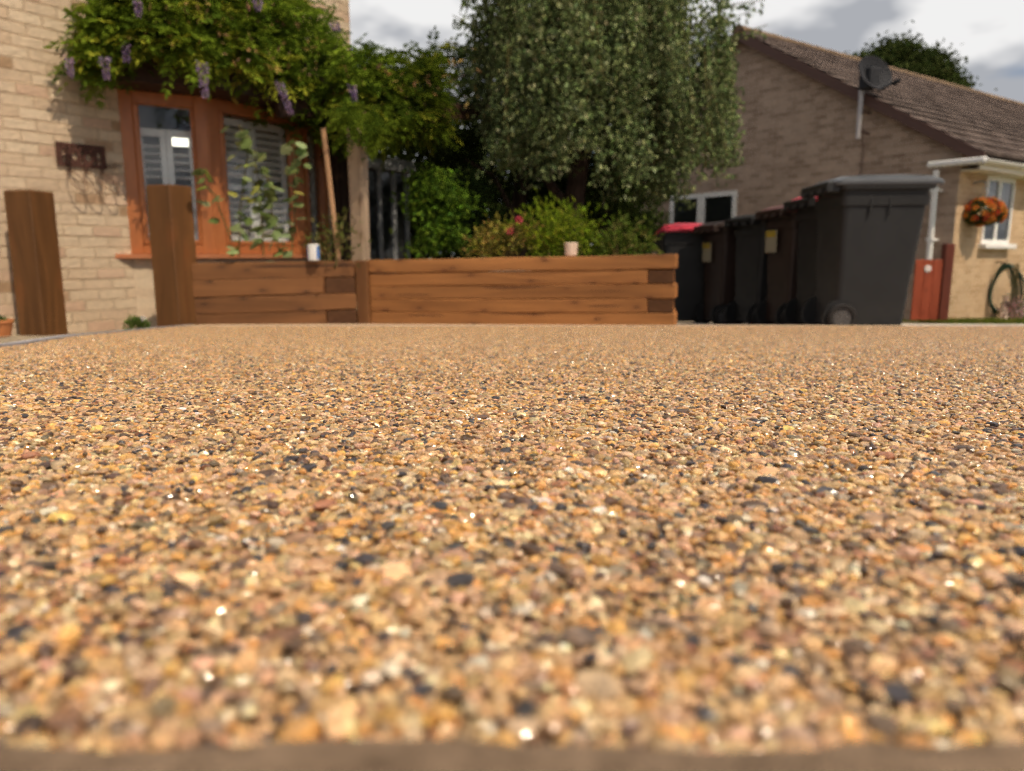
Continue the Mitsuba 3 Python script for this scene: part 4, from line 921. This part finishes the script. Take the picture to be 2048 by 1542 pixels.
Mf = np.eye(4); Mf[:3, 0] = [WA[0], WA[1], 0]; Mf[:3, 1] = UP; Mf[:3, 2] = [WB[0], WB[1], 0]; Mf[:3, 3] = [W0[0], W0[1], 0]
me.apply_transform(Mf)
if me.volume < 0: me.invert()
obj('front_wall', me, 'front_brick_material', bun)
obj('corner_wall', moved(box(.0005, .2505, -.0015, .24, zb, zw - .1), BM), 'front_brick_material', bun)
# gable window: two lights side by side
ww = gt1 - gt0; hh = wz1 - wz0
fr = [box(gt0, gt1, -.03, .05, wz0, wz0 + .08), box(gt0, gt1, -.03, .05, wz1 - .08, wz1)]
for x_ in (gt0, gt0 + ww * .46, gt1 - .09): fr.append(box(x_, x_ + (.09 if x_ != gt0 + ww * .46 else .17), -.031, .051, wz0 + .08, wz1 - .08))
Mgw = np.eye(4); Mgw[:3, 0] = [WB[0], WB[1], 0]; Mgw[:3, 1] = [WA[0], WA[1], 0]; Mgw[:3, 3] = [W0[0], W0[1], 0]
fm = moved(cat(fr), Mgw); fm.invert()
gwk = obj('gable_window', fm, 'white_plastic_material', bun)
for a, b_ in ((gt0 + .09, gt0 + ww * .46), (gt0 + ww * .46 + .17, gt1 - .09)):
    gm = moved(box(a, b_, .0, .012, wz0 + .08, wz1 - .08), Mgw); gm.invert(); obj('pane', gm, 'dark_glass_material', gwk)
# front window with sill
fr = [box(fa0, fa1, -.02, .05, fz0, fz0 + .06), box(fa0, fa1, -.02, .05, fz1 - .06, fz1), box(fa0, fa0 + .06, -.021, .051, fz0 + .06, fz1 - .06), box(fa1 - .06, fa1, -.021, .051, fz0 + .06, fz1 - .06)]
mu = fa0 + (fa1 - fa0) * .42; fr.append(box(mu, mu + .09, -.021, .051, fz0 + .06, fz1 - .06))
fwk = obj('front_window', moved(cat(fr), BM), 'white_plastic_material', bun)
obj('sill', moved(box(fa0 - .06, fa1 + .06, -.12, .02, fz0 - .08, fz0 - .001, .012), BM), 'white_plastic_material', fwk)
for a, b_ in ((fa0 + .06, mu), (mu + .09, fa1 - .06)): obj('pane', moved(box(a, b_, .0, .01, fz0 + .06, fz1 - .06), BM), 'dark_glass_material', fwk)
obj('interior', moved(box(.3, LEN - .3, .3, 2 * HALF - .3, zb, zw - .15), BM), 'room_material', bun)
_ud, _ur = (float(WB[0]), float(WB[1])), (float(WA[0]), float(WA[1]))
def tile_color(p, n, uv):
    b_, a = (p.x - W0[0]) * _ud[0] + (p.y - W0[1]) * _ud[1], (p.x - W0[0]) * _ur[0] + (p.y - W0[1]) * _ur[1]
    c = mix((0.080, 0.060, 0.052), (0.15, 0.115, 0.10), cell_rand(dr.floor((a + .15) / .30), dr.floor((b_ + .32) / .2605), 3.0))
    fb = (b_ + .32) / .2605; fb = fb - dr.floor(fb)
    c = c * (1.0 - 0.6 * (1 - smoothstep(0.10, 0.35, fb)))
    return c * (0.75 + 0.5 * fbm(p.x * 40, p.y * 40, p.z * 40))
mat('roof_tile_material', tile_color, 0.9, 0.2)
# roof tiles on the slope in view: rows of separate tiles, each a little tilted over the one below
ds = math.hypot(HALF + .32, apex - eave); GA, TW, TH = .32, .30, .035
rows = int(ds / GA) + 1; tilt = math.atan2(apex - eave, HALF + .32)
Rm = np.eye(4); ux, us = np.array([WA[0], WA[1], 0]), np.array([WB[0] * math.cos(tilt), WB[1] * math.cos(tilt), math.sin(tilt)])
Rm[:3, 0], Rm[:3, 1], Rm[:3, 2], Rm[:3, 3] = ux, us, np.cross(ux, us), bp(0, -.32, eave + .03)
tiles = []
rt = np.random.default_rng(77)
for r in range(rows):
    s0 = r * GA - .03; s1 = min(s0 + GA + .07, ds + .02)
    for c in range(int((LEN + .2) / TW) + 1):
        a = -.15 + c * TW; j = rt.uniform(-.004, .004)
        xs_ = [a, a + TW * .22, a + TW * .45, a + TW * .72, a + TW - .004]; hs = [.010, .028, .010, .028, .010]
        lo_ = [(x, s0, h + TH + j) for x, h in zip(xs_, hs)]; hi_ = [(x, s1, h + j - .004) for x, h in zip(xs_, hs)]
        dn = [(x, s0 + .002, h - .012) for x, h in zip(xs_, hs)]
        V = np.array(lo_ + hi_ + dn); Fq = [(i, i + 1, i + 6, i + 5) for i in range(4)] + [(i + 10, i + 11, i + 1, i) for i in range(4)]
        Fq = np.array(Fq); tm = moved(trimesh.Trimesh(V, np.vstack([Fq[:, [0, 1, 2]], Fq[:, [0, 2, 3]]]), process=False), Rm)
        ce = tm.vertices.mean(0); dp = ce[1] * cp - (ce[2] - CAM_Z) * sp; px = CX + F_PX * ce[0] / dp
        tiles.append((0 if px < 2060 else 1, ce[1], tm))
tiles.sort(key=lambda x: (x[0], x[1]))
back = bp(0, 2 * HALF + .32, eave + .03)
ro = [bp(-.14, -.30, eave - .012), bp(LEN, -.30, eave - .012), bp(LEN, HALF, apex - .012), bp(-.14, HALF, apex - .012), bp(LEN, 2 * HALF + .32, eave), bp(-.14, 2 * HALF + .32, eave)]
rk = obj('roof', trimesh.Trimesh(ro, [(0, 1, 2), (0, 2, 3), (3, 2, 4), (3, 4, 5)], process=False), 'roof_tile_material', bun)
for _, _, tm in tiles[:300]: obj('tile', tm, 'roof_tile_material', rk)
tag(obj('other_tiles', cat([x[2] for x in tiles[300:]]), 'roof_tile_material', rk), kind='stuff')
for i in range(33):
    a = -.14 + i * .46
    an = np.linspace(-.1, math.pi + .1, 7)
    ring = lambda aa, r_: np.array([bp(aa, HALF + r_ * math.cos(x), apex + .02 + .75 * r_ * math.sin(x)) for x in an])
    obj('ridge_tile', skin([ring(a, .13), ring(a + .40, .118), ring(a + .455, .13)]), 'ridge_tile_material', rk, smooth=40)
vb = [bp(-.16, -.36, eave - .12), bp(-.16, -.36, eave + .045), bp(-.16, HALF, apex + .03), bp(-.16, HALF, apex - .14)]
vb2 = [bp(-.16, 2 * HALF + .36, eave - .16), bp(-.16, 2 * HALF + .36, eave + .045)]
def plate(q4, off):
    v = np.vstack([q4, np.array(q4) + off]); return trimesh.convex.convex_hull(v)
obj('verge_board', cat([plate(vb, [WA[0] * .03, WA[1] * .03, 0]), plate([vb2[0], vb2[1], vb[2] + [0, 0, .001], vb[3] + [0, 0, .001]], [WA[0] * .03, WA[1] * .03, 0])]), 'verge_material', rk)
# eaves: fascia, soffit, gutter, downpipe
obj('fascia', moved(box(-.1, LEN, -.31, -.285, eave - .17, eave - .02, .003), BM), 'cream_board_material', bun)
obj('soffit', moved(box(.0, LEN, -.284, -.003, eave - .17, eave - .15), BM), 'cream_board_material', bun)
an = np.linspace(math.pi, 2 * math.pi, 8)
obj('gutter', skin([np.array([bp(a, -.375 + .062 * math.cos(x), eave - .045 + .062 * math.sin(x)) for x in an] + [bp(a, -.375 + .055 * math.cos(x), eave - .045 + .055 * math.sin(x)) for x in an[::-1]]) for a in (-.18, LEN)]), 'white_plastic_material', bun, smooth=40)
g0 = bp(-.1, -.37, eave - .05); gd = t_gable(1866)
obj('gutter', moved(box(-.20, -.09, -.40, gd + .12, eave - .10, eave - .015, .02), BM), 'white_plastic_material', bun)
obj('downpipe', tube([bp(-.14, gd, eave - .14), bp(-.13, gd, eave - .3), bp(-.10, gd, zb + .1)], .042, 10), 'white_plastic_material', bun, smooth=True)
for z_ in (.2, .9): obj('pipe_bracket', moved(box(-.16, -.005, gd - .06, gd + .06, eave - z_ - .24, eave - z_ - .20, .006), BM), 'white_plastic_material', bun)

# satellite dish on its pole
dish = thing('satellite_dish', 'dark grey satellite dish on a pole fixed to the bungalow gable', 'satellite dish')
tp = t_gable(1713); pyb = bp(-.22, tp, 0)
z_hi, z_lo = at(1717, 140, pyb[1])[2], at(1711, 278, pyb[1])[2]
obj('pole', tube([[pyb[0], pyb[1], z_lo], [pyb[0], pyb[1], z_hi]], .036, 10), 'galvanised_material', dish, smooth=True)
for z_ in (z_lo + .12, z_lo + .42): obj('bracket', tube([[pyb[0], pyb[1], z_], bp(0, tp - .05, z_ - .03)], .018, 6), 'verge_material', dish, smooth=True)
dc = at(1742, 150, pyb[1] - .10)
aim = unit(np.array([.42, -.86, .28])); ex = unit(np.cross(UP, aim)); ey = np.cross(aim, ex)
rings = []
for r_ in (.02, .12, .22, .31, .345):
    a = np.arange(36) * 2 * np.pi / 36
    rings.append(dc + r_ * 1.03 * np.cos(a)[:, None] * ex + r_ * .76 * np.sin(a)[:, None] * ey + (.75 * r_ * r_) * aim)
back_ = [r - aim * .02 for r in rings[::-1]]
obj('reflector', skin(rings + back_), 'dish_material', dish, smooth=50)
obj('mount', moved(box(-.13, .10, -.2, .02, -.18, .12, .02), frame(dc - aim * .10, ex)), 'dish_material', dish)
tip = dc + aim * .40 - ey * .30
obj('arm', tube([dc - ey * .29 + aim * .05, tip], .014, 6), 'dish_material', dish, smooth=True)
obj('receiver', tube([tip + aim * .03, tip - aim * .08], [.03, .035], 10), 'dish_material', dish, smooth=True)
tag(obj('aerial_cable', tube([[pyb[0] + .02, pyb[1], z_lo + .3], bp(-.02, tp + .02, z_lo - .1), bp(-.012, tp + .05, z_lo - .9), bp(-.012, tp + .05, z_lo - 1.6)], .009, 5), 'verge_material'), 'dark cable running down the gable below the satellite dish', 'cable')

# red planter fence beside the downpipe
rp = thing('red_fence_panel', 'short red stained timber panel with a round white plate', 'fence panel')
rc_ = at(1855, 575, 9.3); mF = frame([rc_[0], rc_[1], 0], [1, -.08, 0]); s_ = 9.3 / F_PX * 1.0
zt, zl = at(1850, 519, 9.3)[2], at(1850, 640, 9.3)[2]
for k in range(3):
    w_ = .105; board_obj('plank', box(-.165 + k * (w_ + .003), -.165 + k * (w_ + .003) + w_, 0, .025, zl, zt, .004), mF, 'red_paint_material', rp, along=2)
board_obj('post', box(.165, .275, -.02, .10, zl, at(1880, 487, 9.3)[2], .006), mF, 'dark_red_paint_material', rp, along=2)
pc = moved(trimesh.creation.cylinder(.040, .012, sections=24), trimesh.transformations.rotation_matrix(math.pi / 2, [1, 0, 0])); pc.apply_translation([-.02, -.008, zt - .11])
obj('round_plate', moved(pc, mF), 'white_plastic_material', rp)
tx = meshkit.text_mesh('C', .042, .003, True); tx.apply_transform(trimesh.transformations.rotation_matrix(math.pi / 2, [1, 0, 0])); tx.apply_translation([-.02 - tx.bounds[:, 0].mean(), -.0145, zt - .11 - tx.bounds[:, 2].mean()])
obj('plate_letter', moved(tx, mF), 'pink_material', rp)

# hanging basket
hb_ = thing('hanging_basket', 'hanging basket of orange flowers on the bungalow front wall', 'hanging basket')
ha = a_front(1950); hc = bp(ha, -.36, 0); hc = at(1966, 424, hc[1])
rh = np.random.default_rng(61)
a = np.linspace(0, math.pi / 2, 6)
obj('basket', skin([np.column_stack([.15 * math.cos(x) * np.cos(np.arange(16) * .3927), .15 * math.cos(x) * np.sin(np.arange(16) * .3927), np.full(16, -.05 - .14 * math.sin(x))]) + hc for x in a]), 'dark_timber_material', hb_, smooth=True)
wl = bp((hc[:2] - W0) @ WA, 0.0, hc[2] + .42)
obj('bracket', tube([wl, wl * .3 + np.array([hc[0], hc[1], hc[2] + .45]) * .7, [hc[0], hc[1], hc[2] + .40]], .012, 6), 'dark_frame_material', hb_, smooth=True)
for s in range(3):
    x = s * 2.094 + .4; obj('chain', tube([hc + [.15 * math.cos(x), .15 * math.sin(x), -.05], hc + [0, 0, .40]], .004, 4), 'dark_frame_material', hb_)
n = 1200; d = unit(rh.normal(size=(n, 3))) * rh.uniform(.3, 1, (n, 1)) ** .4 * [.27, .24, .17]; c = hc + d + [0, 0, -.0]; c[:, 2] -= .16 * np.clip(np.abs(d[:, 0]) - .1, 0, 1)
tag(obj('leaves', leaf_mesh(c, d + rh.normal(0, .1, (n, 3)), rh.uniform(.04, .08, n), rh.uniform(.025, .04, n), rh), 'leaf_material', hb_, color=tints(n, [(.05, .08, .02), (.08, .12, .03), (.04, .05, .03)], [3, 2, 2], rh)), kind='stuff')
for j in range(58):
    d0 = unit(rh.normal(size=3) + [0, -.7, .15]) * [.29, .27, .19]; c0 = hc + d0; c0[2] -= .16 * max(abs(d0[0]) - .1, 0)
    n = 9; an = np.arange(n) * 6.283 / n; fx = unit(d0); f1 = unit(np.cross(fx, UP)); f2 = np.cross(fx, f1)
    dd = np.cos(an)[:, None] * f1 + np.sin(an)[:, None] * f2 + .35 * fx
    red = rh.uniform() < .2
    obj('flower', leaf_mesh(np.repeat(c0[None], n, 0), dd, np.full(n, .054), np.full(n, .044), rh), 'petal_material', hb_, color=tints(n, [(.60, .12, .06)] if red else [(.78, .30, .05), (.80, .40, .11), (.68, .24, .06)], [1] if red else [3, 2, 2], rh))

# garden hose, pots and flowers under the front wall
gh = thing('garden_hose', 'dark green garden hose coiled on a hook against the front wall', 'garden hose')
hx = a_front(1992); hy = bp(hx, -.10, 0)[1]; h_hi, h_lo = at(1995, 528, hy)[2], at(1995, 628, hy)[2]
rg = np.random.default_rng(8)
for k in range(6):
    th = np.linspace(0, 2 * math.pi, 33); wd = .135 + .012 * k + rg.normal(0, .006); H2 = (h_hi - h_lo) / 2
    zc = (h_hi + h_lo) / 2
    hc0 = bp(hx, -.30, zc); hs_ = unit(np.array([hc0[1], -hc0[0], 0]))
    obj('coil', tube([hc0 + hs_ * (-.15 + 1.15 * wd * math.sin(t) * (1 - .25 * math.cos(t)) + .008 * k) + np.array([0, -.014 * k, (H2 - .02 * (k % 3)) * math.cos(t)]) for t in th], .015, 7, False), 'hose_material', gh, smooth=True)
obj('loose_end', tube([bp(hx + .04, -.12, h_hi - .02), bp(hx + .22, -.16, h_hi - .25), bp(hx + .30, -.16, h_hi - .42), bp(hx + .24, -.18, h_hi - .52)], .009, 6), 'hose_material', gh, smooth=True)
obj('hook', tube([bp(hx + .02, 0, h_hi + .03), bp(hx + .02, -.14, h_hi + .01), bp(hx + .02, -.16, h_hi + .06)], .012, 6), 'rusty_iron_material', gh, smooth=True)
obj('nozzle', tube([bp(hx + .02, -.2, h_lo + .28), bp(hx - .04, -.2, h_lo + .05)], [.018, .03], 8), 'wax_material', gh, smooth=True)
wc_ = thing('watering_can', 'dark green watering can on the grass beside the hose', 'watering can')
wp = bp(hx + .16, -.22, h_lo - .04)
obj('body', lathe([(.13, 0), (.14, .01), (.13, .22), (.10, .24)], wp, 20), 'hose_material', wc_, smooth=40)
obj('spout', tube([wp + [.11, 0, .05], wp + [.22, 0, .14], wp + [.30, 0, .25]], [.03, .022, .018], 8), 'hose_material', wc_, smooth=True)
obj('handle', tube([wp + [-.10, 0, .22], wp + [-.14, 0, .32], wp + [0, 0, .36], wp + [.08, 0, .24]], .011, 6), 'hose_material', wc_, smooth=True)
pt = thing('pale_pot', 'small pinkish white cone pot left of the garden hose', 'pot')
obj('body', lathe([(.075, 0), (.08, .01), (.045, .22), (.035, .22), (.03, .2)], bp(hx - .17, -.25, h_lo - .07), 18), 'wax_material', pt, smooth=40)
k, _ = bush('pink_flowers', 'pale pink flowers at the foot of the front wall', 'flowers', [(2032, 618, 10.9, 16), (2048, 618, 11.1, 14)], [(.70, .45, .45), (.60, .30, .30), (.14, .10, .06), (.10, .12, .03)], [4, 2, 2, 2], 360, .05, .04, 71, 4, 'petal_material', 16, .10)

# terracotta pot and weed at the foot of the left wall
tp_ = thing('terracotta_pot', 'terracotta pot with a small green plant at left edge of photo', 'flower pot')
c = at(2, 672, 4.75)
obj('pot', lathe([(.055, 0), (.075, .085), (.082, .085), (.083, .105), (.072, .105), (.068, .09), (.01, .088)], c, 24), 'terracotta_material', tp_, smooth=40)
n = 60; rg = np.random.default_rng(3); cc = c + [0, 0, .09] + rg.normal(0, .025, (n, 3)) * [1, 1, .5]
tag(obj('leaves', leaf_mesh(cc, rg.normal(0, 1, (n, 3)) + [0, 0, .5], rg.uniform(.02, .045, n), rg.uniform(.012, .022, n), rg), 'leaf_material', tp_, color=tints(n, [(.05, .12, .04), (.08, .15, .04)], [1, 1], rg)), kind='stuff')
wd_ = thing('weed_tuft', 'small green weed growing at the foot of the brick wall', 'weed')
c = at(272, 655, 4.6); n = 260; d = unit(rg.normal(size=(n, 3)) + [0, 0, .7])
obj('leaves', leaf_mesh(c + d * [.07, .05, .055] * rg.uniform(.2, 1, (n, 1)), d, rg.uniform(.02, .04, n), rg.uniform(.012, .022, n), rg), 'leaf_material', wd_, color=tints(n, [(.16, .22, .05), (.10, .17, .03), (.26, .30, .12)], [3, 3, 1], rg))
fl = c + np.array([.05, 0, .055]); d = unit(rg.normal(size=(24, 3)))
obj('flower', leaf_mesh(fl + d * .004, d, np.full(24, .018), np.full(24, .014), rg), 'petal_material', wd_, color=tints(24, [(.75, .70, .68)], [1], rg))
print('objects', len(scene), 'gravel tiles', gcount)
